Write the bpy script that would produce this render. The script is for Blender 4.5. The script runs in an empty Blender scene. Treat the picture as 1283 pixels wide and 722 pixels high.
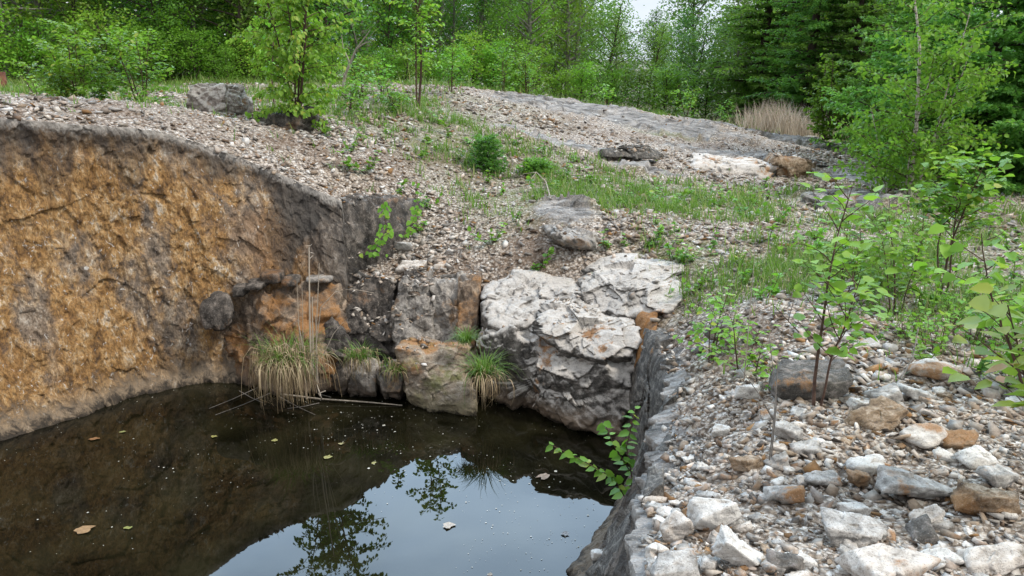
import bpy, bmesh, math, random
import numpy as np
from mathutils import Vector, Matrix, Euler
random.seed(7); RS = np.random.RandomState(7)
scene = bpy.context.scene
COL = scene.collection
R = math.radians
# ------------------------------------------------------------------ camera
PITCH = R(17.0); FPX = 950.0; CAMZ = 3.0
cp, sp = math.cos(PITCH), math.sin(PITCH)
cam_d = bpy.data.cameras.new("camera"); cam = bpy.data.objects.new("camera", cam_d); COL.objects.link(cam)
cam.location = (0, 0, CAMZ); cam.rotation_euler = (R(90) - PITCH, 0, 0)
cam_d.sensor_width = 36; cam_d.lens = FPX / 1283 * 36
cam_d.clip_start = .05; cam_d.clip_end = 2000
scene.camera = cam
def ray(px, py):
    u = (px - 641.5) / FPX; v = (361 - py) / FPX
    return np.array([u, cp + v * sp, -sp + v * cp])
def Q(px, py, Y):
    """world point seen at photograph pixel (px,py) lying at forward distance Y"""
    d = ray(px, py); return d * (Y / d[1]) + np.array([0, 0, CAMZ])
def QZ(px, py, z):
    d = ray(px, py); return d * ((z - CAMZ) / d[2]) + np.array([0, 0, CAMZ])
# ------------------------------------------------------------------ noise
def _h(ix, iy, iz, s):
    n = (ix.astype(np.uint32) * np.uint32(374761393) + iy.astype(np.uint32) * np.uint32(668265263) + iz.astype(np.uint32) * np.uint32(2147483647) + np.uint32(s * 974711 + 13))
    n = (n ^ (n >> np.uint32(13))) * np.uint32(1274126177)
    n = (n ^ (n >> np.uint32(16))) * np.uint32(2246822519)
    n = n ^ (n >> np.uint32(15))
    return n.astype(np.float64) / 4294967295.0
def vnoise(p, s=0):
    f = np.floor(p); t = p - f; i = f.astype(np.int64); t = t * t * t * (t * (t * 6 - 15) + 10)
    def c(a, b, d): return _h(i[:, 0] + a, i[:, 1] + b, i[:, 2] + d, s)
    x0 = c(0,0,0) * (1 - t[:,0]) + c(1,0,0) * t[:,0]; x1 = c(0,1,0) * (1 - t[:,0]) + c(1,1,0) * t[:,0]
    x2 = c(0,0,1) * (1 - t[:,0]) + c(1,0,1) * t[:,0]; x3 = c(0,1,1) * (1 - t[:,0]) + c(1,1,1) * t[:,0]
    y0 = x0 * (1 - t[:,1]) + x1 * t[:,1]; y1 = x2 * (1 - t[:,1]) + x3 * t[:,1]
    return (y0 * (1 - t[:,2]) + y1 * t[:,2]) * 2 - 1
def fbm(p, o=4, s=0, g=.5):
    a = 1; r = 0; q = p * 1.0
    for k in range(o):
        r = r + a * vnoise(q + 17.3 * k, s + k); q = q * 2.03; a *= g
    return r
def ridged(p, o=4, s=0):
    a = 1; r = 0; q = p * 1.0
    for k in range(o):
        r = r + a * (1 - 2 * np.abs(vnoise(q + 9.1 * k, s + k))); q = q * 2.1; a *= .5
    return r * .5
def facet(p, s=0, tilt=.8):
    """broken rock: nearest jittered cell, each with its own height and tilted plane"""
    f = np.floor(p).astype(np.int64); best = np.full(len(p), 1e9); out = np.zeros(len(p))
    for a in (-1, 0, 1):
        for b in (-1, 0, 1):
            for c in (-1, 0, 1):
                i0, i1, i2 = f[:,0] + a, f[:,1] + b, f[:,2] + c
                h = [_h(i0, i1, i2, s + 31 * k) for k in range(3)]
                dx = p[:,0] - i0 - h[0]; dy = p[:,1] - i1 - h[1]; dz = p[:,2] - i2 - h[2]
                d = dx*dx + dy*dy + dz*dz
                g = [(_h(i0, i1, i2, s + 200 + 31 * k) - .5) * 2 for k in range(4)]
                v = g[3] * .6 + tilt * (g[0] * dx + g[1] * dy + g[2] * dz)
                m = d < best; best = np.where(m, d, best); out = np.where(m, v, out)
    return out
def sstep(a, b, x):
    t = np.clip((x - a) / (b - a), 0, 1); return t * t * (3 - 2 * t)
# ------------------------------------------------------------------ meshes
def npmesh(name, V, F, attrs=None, smooth=False, mats=()):
    """V (n,3); F (m,k) array or list of such arrays; attrs {name: per-vertex floats or (n,3) colours}"""
    if not isinstance(F, list): F = [F]
    F = [f for f in F if len(f)]
    me = bpy.data.meshes.new(name)
    me.vertices.add(len(V)); me.vertices.foreach_set("co", np.asarray(V, np.float32).ravel())
    nl = sum(f.size for f in F); nf = sum(len(f) for f in F)
    me.loops.add(nl); me.loops.foreach_set("vertex_index", np.concatenate([f.ravel() for f in F]).astype(np.int32))
    ks = np.concatenate([np.full(len(f), f.shape[1]) for f in F]); st = np.concatenate([[0], np.cumsum(ks)[:-1]])
    me.polygons.add(nf); me.polygons.foreach_set("loop_start", st.astype(np.int32))
    me.update(calc_edges=True)
    if smooth: me.polygons.foreach_set("use_smooth", np.ones(nf, bool))
    for k, a in (attrs or {}).items():
        a = np.asarray(a, np.float32)
        if a.ndim == 1:
            at = me.attributes.new(k, 'FLOAT', 'POINT'); at.data.foreach_set("value", a)
        else:
            at = me.attributes.new(k, 'FLOAT_COLOR', 'POINT')
            at.data.foreach_set("color", np.c_[a, np.ones(len(a))].astype(np.float32).ravel())
    for m in mats: me.materials.append(m)
    me.validate(); return me
def link(name, me, parent=None, loc=None):
    o = bpy.data.objects.new(name, me); COL.objects.link(o)
    if loc is not None: o.location = Vector([float(c) for c in loc])
    if parent: o.parent = parent
    return o
def tag(o, label=None, cat=None, group=None, kind=None):
    if label: o['label'] = label
    if cat: o['category'] = cat
    if group: o['group'] = group
    if kind: o['kind'] = kind
    return o
def empty(name, loc, label, cat, group=None):
    o = bpy.data.objects.new(name, None); COL.objects.link(o); o.location = Vector([float(c) for c in loc]); o.empty_display_size = .1
    return tag(o, label, cat, group)
def tree_copy(o, loc, rz, sc, label=None):
    c = o.copy(); COL.objects.link(c); c.location = Vector([float(v) for v in loc]); c.rotation_euler = (0, 0, rz); c.scale = (sc,) * 3 if not isinstance(sc, tuple) else sc
    if label: c['label'] = label
    for ch in o.children:
        d = ch.copy(); COL.objects.link(d); d.parent = c
    return c
class MB:
    """collects triangles/quads with a per-vertex random attribute"""
    def __init__(s): s.V = []; s.F = {}; s.A = []; s.n = 0
    def add(s, V, F, a=None):
        V = np.asarray(V, float); F = np.asarray(F); s.V.append(V); s.F.setdefault(F.shape[1], []).append(F + s.n)
        s.A.append(np.zeros(len(V)) if a is None else (np.full(len(V), a) if np.isscalar(a) else a)); s.n += len(V)
    def tube(s, pts, r0, r1, k=6, a=None, cap=False):
        pts = np.asarray(pts, float); n = len(pts)
        t = np.gradient(pts, axis=0); t /= np.linalg.norm(t, axis=1)[:, None] + 1e-9
        ref = np.array([0, 0, 1.]) if abs(t[0][2]) < .8 else np.array([1., 0, 0])
        x = np.cross(t, ref); x /= np.linalg.norm(x, axis=1)[:, None] + 1e-9; y = np.cross(t, x)
        rr = np.linspace(r0, r1, n); an = np.arange(k) * 2 * math.pi / k
        V = pts[:, None] + rr[:, None, None] * (np.cos(an)[None, :, None] * x[:, None] + np.sin(an)[None, :, None] * y[:, None])
        i = np.arange(n - 1)[:, None] * k; j = np.arange(k)[None]
        F = np.stack([i + j, i + (j + 1) % k, i + k + (j + 1) % k, i + k + j], -1).reshape(-1, 4)
        s.add(V.reshape(-1, 3), F, a)
    def mesh(s, name, mats, smooth=False):
        return npmesh(name, np.concatenate(s.V), [np.concatenate(f) for f in s.F.values()], {'rnd': np.concatenate(s.A)}, smooth, mats)
LEAF7 = (np.array([[0,0,0],[.45,0,-.05],[1,0,-.12],[.22,.36,.05],[.62,.30,.02],[.22,-.36,.05],[.62,-.30,.02]]),
         np.array([[0,1,3],[1,4,3],[1,2,4],[0,5,1],[1,5,6],[1,6,2]]))
LEAF4 = (np.array([[0,0,0],[.45,.34,.03],[1,0,-.08],[.5,-.34,.03]]), np.array([[0,1,2],[0,2,3]]))
NEED = (np.array([[0,0,0],[.5,.19,.0],[1,0,-.05],[.5,-.19,.0]]), np.array([[0,1,2],[0,2,3]]))
def leaves(mb, P, D, U, S, tpl=LEAF4, rnd=None):
    """P positions, D direction of the midrib, U rough up, S sizes"""
    P = np.asarray(P, float); N = len(P)
    if not N: return
    D = D / (np.linalg.norm(D, axis=1)[:, None] + 1e-9); W = np.cross(U, D); W /= np.linalg.norm(W, axis=1)[:, None] + 1e-9; Z = np.cross(D, W)
    T, F = tpl; S = np.broadcast_to(S, (N,))
    V = P[:, None] + S[:, None, None] * (T[None, :, 0:1] * D[:, None] + T[None, :, 1:2] * W[:, None] + T[None, :, 2:3] * Z[:, None])
    FF = (F[None] + (np.arange(N) * len(T))[:, None, None]).reshape(-1, 3)
    a = np.repeat(RS.rand(N) if rnd is None else rnd, len(T))
    mb.add(V.reshape(-1, 3), FF, a)
# ------------------------------------------------------------------ node materials
class NT:
    def __init__(s, name):
        s.m = bpy.data.materials.new(name); s.m.use_nodes = True; s.t = s.m.node_tree; s.t.nodes.clear()
        s.out = s.t.nodes.new('ShaderNodeOutputMaterial')
    def n(s, ty, **kw):
        o = s.t.nodes.new(ty)
        for k, v in kw.items(): setattr(o, k, v)
        return o
    def put(s, sock, v):
        if v is None: return
        if isinstance(v, bpy.types.NodeSocket): s.t.links.new(v, sock)
        elif isinstance(v, (tuple, list)) and sock.type == 'RGBA': sock.default_value = (*v[:3], 1)
        else: sock.default_value = v
    def geo(s, k='Position'): return s.n('ShaderNodeNewGeometry').outputs[k]
    def obj(s): return s.n('ShaderNodeTexCoord').outputs['Object']
    def attr(s, name, o='Fac'): return s.n('ShaderNodeAttribute', attribute_name=name).outputs[o]
    def objrnd(s): return s.n('ShaderNodeObjectInfo').outputs['Random']
    def mapv(s, v, sc=(1,1,1), rot=(0,0,0), loc=(0,0,0)):
        o = s.n('ShaderNodeMapping'); s.put(o.inputs['Vector'], v); o.inputs['Scale'].default_value = sc; o.inputs['Rotation'].default_value = rot; s.put(o.inputs['Location'], loc); return o.outputs[0]
    def noise(s, v, sc, d=4, r=.55, dist=0):
        o = s.n('ShaderNodeTexNoise'); s.put(o.inputs['Vector'], v); o.inputs['Scale'].default_value = sc; o.inputs['Detail'].default_value = d; o.inputs['Roughness'].default_value = r; o.inputs['Distortion'].default_value = dist; return o.outputs['Fac']
    def vor(s, v, sc, f='F1', o='Distance'):
        q = s.n('ShaderNodeTexVoronoi', feature=f); s.put(q.inputs['Vector'], v); q.inputs['Scale'].default_value = sc; return q.outputs[o]
    def rng(s, f, a, b, c=0, d=1):
        o = s.n('ShaderNodeMapRange'); s.put(o.inputs[0], f); o.inputs[1].default_value = a; o.inputs[2].default_value = b; o.inputs[3].default_value = c; o.inputs[4].default_value = d; return o.outputs[0]
    def ramp(s, f, st, interp='LINEAR'):
        o = s.n('ShaderNodeValToRGB'); s.put(o.inputs[0], f); e = o.color_ramp.elements; o.color_ramp.interpolation = interp
        while len(e) < len(st): e.new(.5)
        for q, (p, c) in zip(e, st): q.position = p; q.color = (*c, 1)
        return o.outputs[0]
    def mix(s, f, a, b, mode='MIX'):
        o = s.n('ShaderNodeMix', data_type='RGBA', blend_type=mode); s.put(o.inputs[0], f); s.put(o.inputs[6], a); s.put(o.inputs[7], b); return o.outputs[2]
    def ma(s, op, a, b=0.0, c=None, clamp=False):
        o = s.n('ShaderNodeMath', operation=op, use_clamp=clamp); s.put(o.inputs[0], a); s.put(o.inputs[1], b); s.put(o.inputs[2], c) if c is not None else None; return o.outputs[0]
    def bump(s, h, st=.5, d=.02, n=None):
        o = s.n('ShaderNodeBump'); s.put(o.inputs['Height'], h); o.inputs['Strength'].default_value = st; o.inputs['Distance'].default_value = d; s.put(o.inputs['Normal'], n) if n else None; return o.outputs[0]
    def sep(s, v, k):
        o = s.n('ShaderNodeSeparateXYZ'); s.put(o.inputs[0], v); return o.outputs[k]
    def bsdf(s, col, rough=.9, nrm=None, spec=.3, **kw):
        o = s.n('ShaderNodeBsdfPrincipled'); s.put(o.inputs['Base Color'], col); s.put(o.inputs['Roughness'], rough); s.put(o.inputs['Specular IOR Level'], spec)
        if nrm: s.put(o.inputs['Normal'], nrm)
        for k, v in kw.items(): s.put(o.inputs[k], v)
        s.t.links.new(o.outputs[0], s.out.inputs[0]); return o
ORANGE = (.30,.145,.045); WHITE = (.52,.48,.43); GREY = (.20,.185,.17); DARK = (.035,.032,.03); TAN = (.33,.24,.16)
def mat_wall():
    s = NT('quarry_wall'); P = s.geo(); t = s.attr('below'); dk = s.attr('dark')
    tilt = s.mapv(P, (1, 1, .55), (R(25), R(30), 0))
    n1 = s.noise(tilt, 1.6, 5, .65); n2 = s.noise(tilt, 12, 8, .72, .5); n3 = s.noise(tilt, 55, 4, .65); n4 = s.noise(P, .8, 3, .5)
    c = s.ramp(n2, [(.33,(.06,.034,.016)),(.42,(.19,.098,.032)),(.50,(.325,.178,.060)),(.58,(.43,.28,.135)),(.66,(.56,.48,.38))])
    g = s.ramp(n2, [(.32,(.06,.052,.046)),(.5,(.22,.185,.15)),(.66,(.45,.41,.36))])
    c = s.mix(s.rng(s.ma('ADD', n1, s.rng(n2, .3, .7, .07, -.07)), .53, .63, 0, .8), c, g)
    c = s.mix(s.ma('MULTIPLY', s.rng(n4, .5, .7), .6), c, (.25,.12,.038), 'MIX')
    fl = s.noise(s.mapv(P, (1,1,.7), (0.4,.6,0)), 22, 3, .6, 1.2)
    c = s.mix(s.rng(fl, .63, .70), c, (.55,.52,.48))
    c = s.mix(s.rng(n3, .52, .38, 0, .55), c, (.05,.032,.02))
    # grey weathered brow with dark drips
    drip = s.noise(s.mapv(P, (7, 7, .7)), 1, 5, .6); drip2 = s.noise(s.mapv(P, (2.2, 2.2, .35)), 1, 3, .5)
    edge = s.ma('ADD', t, s.rng(drip, .3, .7, -.22, .22))
    edge = s.ma('SUBTRACT', edge, s.ma('MULTIPLY', dk, .75))
    c = s.mix(s.rng(edge, .42, .06, 0, .82), c, s.ramp(n2, [(.3,(.03,.027,.024)),(.5,(.115,.10,.088)),(.62,(.24,.215,.19)),(.72,(.42,.38,.34))]))
    c = s.mix(s.ma('MULTIPLY', s.rng(s.ma('ADD', drip2, s.rng(t, 0, .9, .12, -.14)), .485, .54), s.rng(dk, 0, .5, .45, 1)), c, s.mix(n3, (.02,.018,.016), (.085,.075,.065)))
    c = s.mix(s.rng(s.ma('ADD', s.sep(P, 0), s.rng(drip, .3, .7, -.25, .25)), -2.25, -1.6, 0, .85), c, s.ramp(n2, [(.3,(.014,.012,.011)),(.5,(.055,.047,.04)),(.68,(.20,.17,.145))]))
    # pale brow line
    c = s.mix(s.rng(s.ma('ADD', t, s.rng(n3, .3, .7, -.03, .03)), .09, .03, 0, .75), c, s.mix(n2, (.22,.20,.18), (.58,.54,.49)))
    # wet foot
    z = s.sep(P, 2); wz = s.ma('ADD', z, s.rng(n2, .3, .7, -.10, .10))
    c = s.mix(s.rng(wz, .26, .08, 0, .85), c, s.mix(n2, (.10,.075,.05), (.26,.21,.155)))
    c = s.mix(s.rng(wz, .07, .0, 0, .9), c, (.022,.017,.012))
    b = s.ma('ADD', s.ma('MULTIPLY', n2, 1.0), s.ma('MULTIPLY', n3, .45))
    vv = s.vor(s.mapv(P, (1,1,.8), (.3,.5,0)), 11, 'F1'); b = s.ma('ADD', b, s.ma('MULTIPLY', vv, .5))
    s.bsdf(c, s.rng(n2, .3, .7, .55, .9), s.bump(b, 1.0, .032), .35); return s.m
def mat_rock(name, stops, stain=(.30,.14,.04), stain_lo=.56, stain_hi=.66, sc=1.0, moss=0.0, topwhite=None, wet=True, rough=.85, foot=None, cracks=.6, stv=((1,1,3.5),(.6,.3,0)), crs=3.1, tw=(.12,.5)):
    """stops: dark, mid, light"""
    s = NT(name); P = s.geo(); rn = s.objrnd()
    off = s.n('ShaderNodeCombineXYZ'); s.put(off.inputs[0], s.ma('MULTIPLY', rn, 37.0)); s.put(off.inputs[1], s.ma('MULTIPLY', rn, 71.0))
    V = s.mapv(P, (1,1,1), (.3,.2,.1), off.outputs[0])
    n1 = s.noise(V, 2.2*sc, 4, .6); n2 = s.noise(V, 13*sc, 8, .7, .4); n3 = s.noise(V, 55*sc, 5, .7)
    st = s.noise(s.mapv(V, *stv), 7*sc, 5, .65, .3)
    f = s.ma('ADD', s.ma('MULTIPLY', n2, .6), s.ma('MULTIPLY', st, .4))
    c = s.ramp(f, [(.36, stops[0]), (.49, stops[1]), (.62, stops[2])])
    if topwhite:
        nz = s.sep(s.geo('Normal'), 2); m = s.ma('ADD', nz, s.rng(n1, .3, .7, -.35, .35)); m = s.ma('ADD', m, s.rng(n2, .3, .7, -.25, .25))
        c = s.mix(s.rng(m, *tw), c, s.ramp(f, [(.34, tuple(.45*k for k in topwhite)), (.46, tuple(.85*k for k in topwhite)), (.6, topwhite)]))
    c = s.mix(s.rng(s.ma('ADD', n1, s.rng(n2, .3, .7, -.08, .08)), stain_lo, stain_hi, 0, .85), c, s.mix(n2, tuple(.45*k for k in stain), tuple(1.3*k for k in stain)))
    sp = s.noise(V, 120*sc, 2, .5); c = s.mix(s.rng(sp, .60, .7, 0, .28), c, (.5,.47,.43)); c = s.mix(s.rng(sp, .40, .30, 0, .7), c, DARK)
    dn = s.n('ShaderNodeTexNoise'); s.put(dn.inputs['Vector'], V); dn.inputs['Scale'].default_value = 4*sc; dn.inputs['Detail'].default_value = 5; dv = s.n('ShaderNodeVectorMath', operation='MULTIPLY_ADD'); s.put(dv.inputs[0], dn.outputs['Color']); dv.inputs[1].default_value = (.45,.45,.45); s.put(dv.inputs[2], V)
    cr = s.vor(s.mapv(dv.outputs[0], (1,1,1.6)), crs*sc, 'DISTANCE_TO_EDGE'); wcr = s.ma('ADD', cr, s.rng(n1, .35, .6, -.02, .09)); crk = s.rng(wcr, .0, .035, 1, 0)
    c = s.mix(s.ma('MULTIPLY', crk, cracks), c, (.02,.017,.014))
    if moss: c = s.mix(s.rng(s.noise(V, 5, 5, .6), .6 - moss*.2, .66, 0, .6), c, (.12,.14,.03))
    if wet:
        z = s.sep(P, 2); wz = s.ma('ADD', z, s.rng(n2, .3, .7, -.06, .06))
        c = s.mix(s.rng(wz, .22, .08, 0, .8), c, foot or (.13,.10,.075)); c = s.mix(s.rng(wz, .05, .0, 0, .9), c, (.02,.016,.012))
    b = s.ma('ADD', s.ma('MULTIPLY', f, 1.0), s.ma('MULTIPLY', n3, .35)); b = s.ma('SUBTRACT', b, s.ma('MULTIPLY', crk, .5*cracks))
    s.bsdf(c, rough, s.bump(b, .8, .03/sc), .3); return s.m
def mat_ground():
    s = NT('rubble_ground'); P = s.geo(); sl = s.attr('slab'); gr = s.attr('green')
    n1 = s.noise(P, .9, 4, .6); n2 = s.noise(P, 12, 6, .7); n3 = s.noise(P, 70, 4, .7)
    pal = [(0,(.13,.10,.075)),(.18,(.28,.22,.165)),(.40,(.42,.35,.285)),(.62,(.52,.46,.40)),(.86,(.66,.62,.57)),(1,(.24,.14,.07))]
    def cells(sc):
        q = s.n('ShaderNodeTexVoronoi'); s.put(q.inputs['Vector'], P); q.inputs['Scale'].default_value = sc
        return s.ramp(s.sep(q.outputs['Color'], 0), pal, 'CONSTANT'), q.outputs['Distance']
    c1, d1 = cells(34); c2, d2 = cells(75)
    g = s.mix(s.rng(n3, .4, .6), c1, c2); g = s.mix(s.rng(d1, .35, .75, 0, .8), g, (.06,.042,.03))
    g = s.mix(s.rng(s.ma('ADD', n1, s.rng(n2,.3,.7,-.1,.1)), .50, .64, 0, .65), g, (.13,.085,.055))
    g = s.mix(s.ma('MULTIPLY', gr, s.rng(n2, .35, .6)), g, s.mix(n3, (.035,.06,.012), (.16,.17,.05)))
    stn = s.noise(s.mapv(P, (1, 3, 1), (0,0,-.3)), 2.5, 7, .7, .6)
    r = s.ramp(stn, [(.34,(.028,.026,.024)),(.44,(.12,.112,.104)),(.56,(.26,.243,.226)),(.72,(.43,.40,.37))])
    r = s.mix(s.rng(n3, .55, .7, 0, .5), r, (.5,.46,.42))
    c = s.mix(s.rng(s.ma('ADD', sl, s.rng(n2, .3, .7, -.25, .25)), .4, .6), g, r)
    b = s.ma('ADD', s.ma('MULTIPLY', n2, .6), s.ma('MULTIPLY', n3, .5)); b = s.ma('SUBTRACT', b, s.ma('MULTIPLY', d1, .5))
    s.bsdf(c, .92, s.bump(b, .8, .03), .25); return s.m
def mat_gravel():
    s = NT('gravel'); P = s.geo(); c = s.attr('col', 'Color'); n = s.noise(P, 60, 5, .7); n2 = s.noise(P, 14, 4, .6)
    c = s.mix(s.rng(n, .35, .65, 0, .55), s.mix(.55, c, (.05,.035,.025)), c); c = s.mix(s.rng(n2, .58, .68, 0, .55), c, (.24,.12,.05))
    s.bsdf(c, .88, s.bump(n, .5, .006), .3); return s.m
def mat_leaf(name, a, b, trans=.45, yellow=None, hv=.12):
    s = NT(name); r = s.attr('rnd'); o = s.objrnd(); c = s.mix(r, a, b)
    if yellow: c = s.mix(s.rng(r, .86, .97), c, yellow)
    h = s.n('ShaderNodeHueSaturation'); s.put(h.inputs['Hue'], s.rng(o, 0, 1, .5 - hv*.18, .5 + hv*.14)); s.put(h.inputs['Value'], s.rng(s.ma('FRACT', s.ma('MULTIPLY', o, 7.3)), 0, 1, 1 - hv*2, 1 + hv*2)); s.put(h.inputs['Color'], c); c = h.outputs[0]
    p = s.bsdf(c, .5, None, .35); tr = s.n('ShaderNodeBsdfTranslucent'); s.put(tr.inputs[0], s.mix(.5, c, (.25,.5,.03), 'MIX') if trans > .3 else c)
    m = s.n('ShaderNodeMixShader'); m.inputs[0].default_value = trans; s.t.links.new(p.outputs[0], m.inputs[1]); s.t.links.new(tr.outputs[0], m.inputs[2]); s.t.links.new(m.outputs[0], s.out.inputs[0]); return s.m
def mat_plain(name, a, b, sc=30, rough=.85, stretch=(1,1,1), bump=.01, attr=False):
    s = NT(name); P = s.obj(); n = s.noise(s.mapv(P, stretch), sc, 5, .65); f = s.rng(n, .35, .65)
    if attr: f = s.attr('rnd')
    s.bsdf(s.mix(f, a, b), rough, s.bump(n, .6, bump), .3); return s.m
def mat_birch():
    s = NT('birch_bark'); P = s.obj(); n = s.noise(s.mapv(P, (6,6,40)), 1, 4, .6); z = s.sep(P, 2)
    c = s.mix(s.rng(n, .5, .62), (.48,.42,.37), (.06,.045,.04)); s.bsdf(c, .7, s.bump(n, .4, .005), .3); return s.m
# ------------------------------------------------------------------ plan of the pit
C0 = np.array([-1.2, 4.6])
def pol(p): return math.atan2(p[1] - C0[1], p[0] - C0[0]), math.hypot(p[0] - C0[0], p[1] - C0[1])
WL = [QZ(*q, 0) for q in [(0,549),(50,532),(100,517),(150,501),(200,487),(250,477),(300,478),(340,484),(390,486),(430,485),(470,484),(510,482),(560,474),(600,474),(640,484),(675,505),(700,525),(730,538),(765,541),(800,575),(793,610),(778,640),(750,674),(718,718)]]
WL += [np.array(p) for p in [(.22,3.2,0),(.05,2.5,0),(-.5,2.0,0),(-1.5,1.6,0),(-3,1.4,0),(-5,1.5,0),(-6.2,2.6,0),(-5.9,3.8,0),(-5.0,4.75,0)]]
RIMPX = [(0,147,6.35),(50,149,6.5),(100,153,6.7),(150,156,6.85),(200,163,7.05),(250,178,7.25),(300,196,7.35),(350,217,7.35),(400,237,7.3),(428,246,7.4),(440,330,7.4),(470,343,7.3),(520,343,7.25),(575,338,7.2),(600,350,7.02),(650,380,6.75),(700,410,6.5),(750,425,6.2),(800,425,5.95),(845,440,5.3),(850,480,4.6),(836,530,3.9),(822,600,3.2),(806,660,2.6),(800,715,2.2)]
RIM = [Q(*q) for q in RIMPX]
RIM += [np.array(p) for p in [(.38,1.8,1.4),(.15,1.25,1.4),(-.6,.55,1.5),(-1.6,.2,1.6),(-3.2,0,1.9),(-5.4,.2,2.2),(-7.3,1.8,2.6),(-7.0,3.9,2.7),(-5.7,5.3,2.66)]]
def polar_curve(P):
    a = sorted((pol(p)[0], pol(p)[1], p[2]) for p in P); a = np.array(a)
    th = np.concatenate([a[:,0] - 2*math.pi, a[:,0], a[:,0] + 2*math.pi]); return th, np.tile(a[:,1], 3), np.tile(a[:,2], 3)
_w = polar_curve(WL); _r = polar_curve(RIM)
def water_r(t): return np.interp(t, _w[0], _w[1])
def rim_r(t):
    t = np.atleast_1d(np.asarray(t, float)); q = np.c_[t * 9, t * 0, t * 0]; j = .03 * (1.2 * vnoise(q * 1.7, 61) + .8 * vnoise(q * 5, 62)) * sstep(R(42), R(25), t) * sstep(R(-75), R(-60), t)
    return np.interp(t, _r[0], _r[1]) + j
def rim_z(t): return np.interp(t, _r[0], _r[2])
# ------------------------------------------------------------------ ground height: thin plate spline through surveyed points
GP = [(0,130,8),(100,125,10),(0,112,16),(200,143,9.2),(300,140,10.5),(300,115,15),(400,170,9),(430,205,8.3),(400,120,14),(520,130,12.5),(560,110,18),(480,107,20),(650,122,18),(700,134,17),(760,138,18),(830,160,16.5),(900,163,17),(1000,180,17),(950,200,13),(900,190,13.5),(1050,225,12),(1060,255,10),(800,200,12),(800,250,9),(700,220,9.8),(650,270,8),(560,230,9.1),(560,180,10.5),(550,290,7.8),(500,322,7.5),(600,330,7.25),(700,315,7.1),(860,320,6.8),(900,400,5.1),(880,480,4.0),(900,560,3.2),(860,650,2.55),(1000,600,2.9),(1000,500,3.7),(1200,500,3.6),(1200,620,2.7),(1100,400,4.9),(1000,350,5.9),(1200,330,6.5),(1270,400,4.9),(1100,290,7.6),(1200,262,9.2)]
GA = [(1.2,.8,1.42),(3.5,0,1.4),(8,3,1.2),(12,8,1.0),(15,15,.7),(10,25,.8),(3,25,1.3),(-4,26,2.2),(-15,22,2.5),(-12,10,2.6),(-10,3,2.7),(-8,-4,2.5),(0,-6,1.5),(20,40,.3),(-20,45,2.3),(0,45,1.0),(0,120,1),(90,60,0),(-90,60,2),(-90,-20,2),(90,-20,1),(0,-90,1.5)]
gpts = np.array([Q(*g) for g in GP] + [np.array(g, float) for g in GA] + [r for r, q in zip(RIM, RIMPX + [None]*20) if not (q and 300 < q[0] < 430)])
def _phi(r2): return np.where(r2 > 1e-12, .5 * r2 * np.log(r2 + 1e-12), 0)
_n = len(gpts); _K = _phi(((gpts[:, None, :2] - gpts[None, :, :2]) ** 2).sum(-1)) + np.eye(_n) * .08
_Pm = np.c_[np.ones(_n), gpts[:, :2]]
_sol = np.linalg.solve(np.block([[_K, _Pm], [_Pm.T, np.zeros((3, 3))]]), np.r_[gpts[:, 2], 0, 0, 0])
def tps(x, y):
    o = np.empty(len(x))
    for i in range(0, len(x), 20000):
        X = np.c_[x[i:i+20000], y[i:i+20000]]; K = _phi(((X[:, None] - gpts[None, :, :2]) ** 2).sum(-1)); o[i:i+20000] = K @ _sol[:_n] + _sol[_n] + X @ _sol[_n+1:]
    return o
def ell(x, y, cx, cy, rx, ry, rot=0):
    c, s = math.cos(rot), math.sin(rot); dx, dy = x - cx, y - cy
    return np.clip(1.25 - np.sqrt(((c*dx + s*dy) / rx) ** 2 + ((-s*dx + c*dy) / ry) ** 2), 0, 1)
SLABS = [(1.4,17.0,2.6,2.4,-.3),(3.6,16.2,2.2,1.3,-.5),(4.9,18,1.4,1.2,0),(6.9,17.4,2.2,1.3,0),(.9,11.6,1.6,.28,-.1),(2.0,11.0,.8,.22,0),(3.8,13.2,1.6,.7,-.1),(5.6,12.0,.9,.8,-.5),(.55,7.9,.40,.55,.3),(4.5,9.9,.8,.8,.2)]
GREENS = [(1.6,9.4,2.6,1.6,-.1),(2.0,8.9,2.3,1.1,-.15),(.3,8.6,.9,1.0,.3),(-.6,10.5,1.6,.9,.2),(-1.7,11.5,1.8,2.0,0),(4.0,10.3,1.6,.5,-.1),(3.1,15.2,.9,.4,0),(-5.5,10.5,2.4,1.2,0),(3.3,6.3,2.0,1.0,.1),(4.2,5.2,1.6,.9,.3),(-3.5,14,4,2,0),(1.6,6.9,.6,.4,0),(5,8,1.5,2,0),(-9,13,4,3,0),(7.5,13,2.4,2.5,0)]
def mask(x, y, L):
    m = np.zeros(len(x))
    for e in L: m = np.maximum(m, ell(x, y, *e))
    return m
def ground(x, y, fine=True):
    x = np.atleast_1d(np.asarray(x, float)); y = np.atleast_1d(np.asarray(y, float))
    th = np.arctan2(y - C0[1], x - C0[0]); r = np.hypot(x - C0[0], y - C0[1]); rr = rim_r(th)
    g = tps(x, y); d = np.maximum(r - rr, 0)
    near = d < 2.5; w = np.exp(-(d / .35) ** 2)
    if near.any():
        t = th[near]; q = rim_r(t); zr = tps(C0[0] + q*np.cos(t), C0[1] + q*np.sin(t)); g[near] += (rim_z(t) - zr) * w[near]
    p = np.c_[x, y, np.zeros(len(x))]; sl = mask(x, y, SLABS)
    g += (.05 * fbm(p * .7, 3, 5) + .022 * fbm(p * 2.6, 3, 8)) * (1 - w)
    if fine: g += sstep(.0, .5, sl) * (.13 * facet(p * np.array([.9, 1.6, 1]), 3, .6) + .035 * facet(p * np.array([3., 5., 1]), 13, .9) + .05)
    return g
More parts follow.
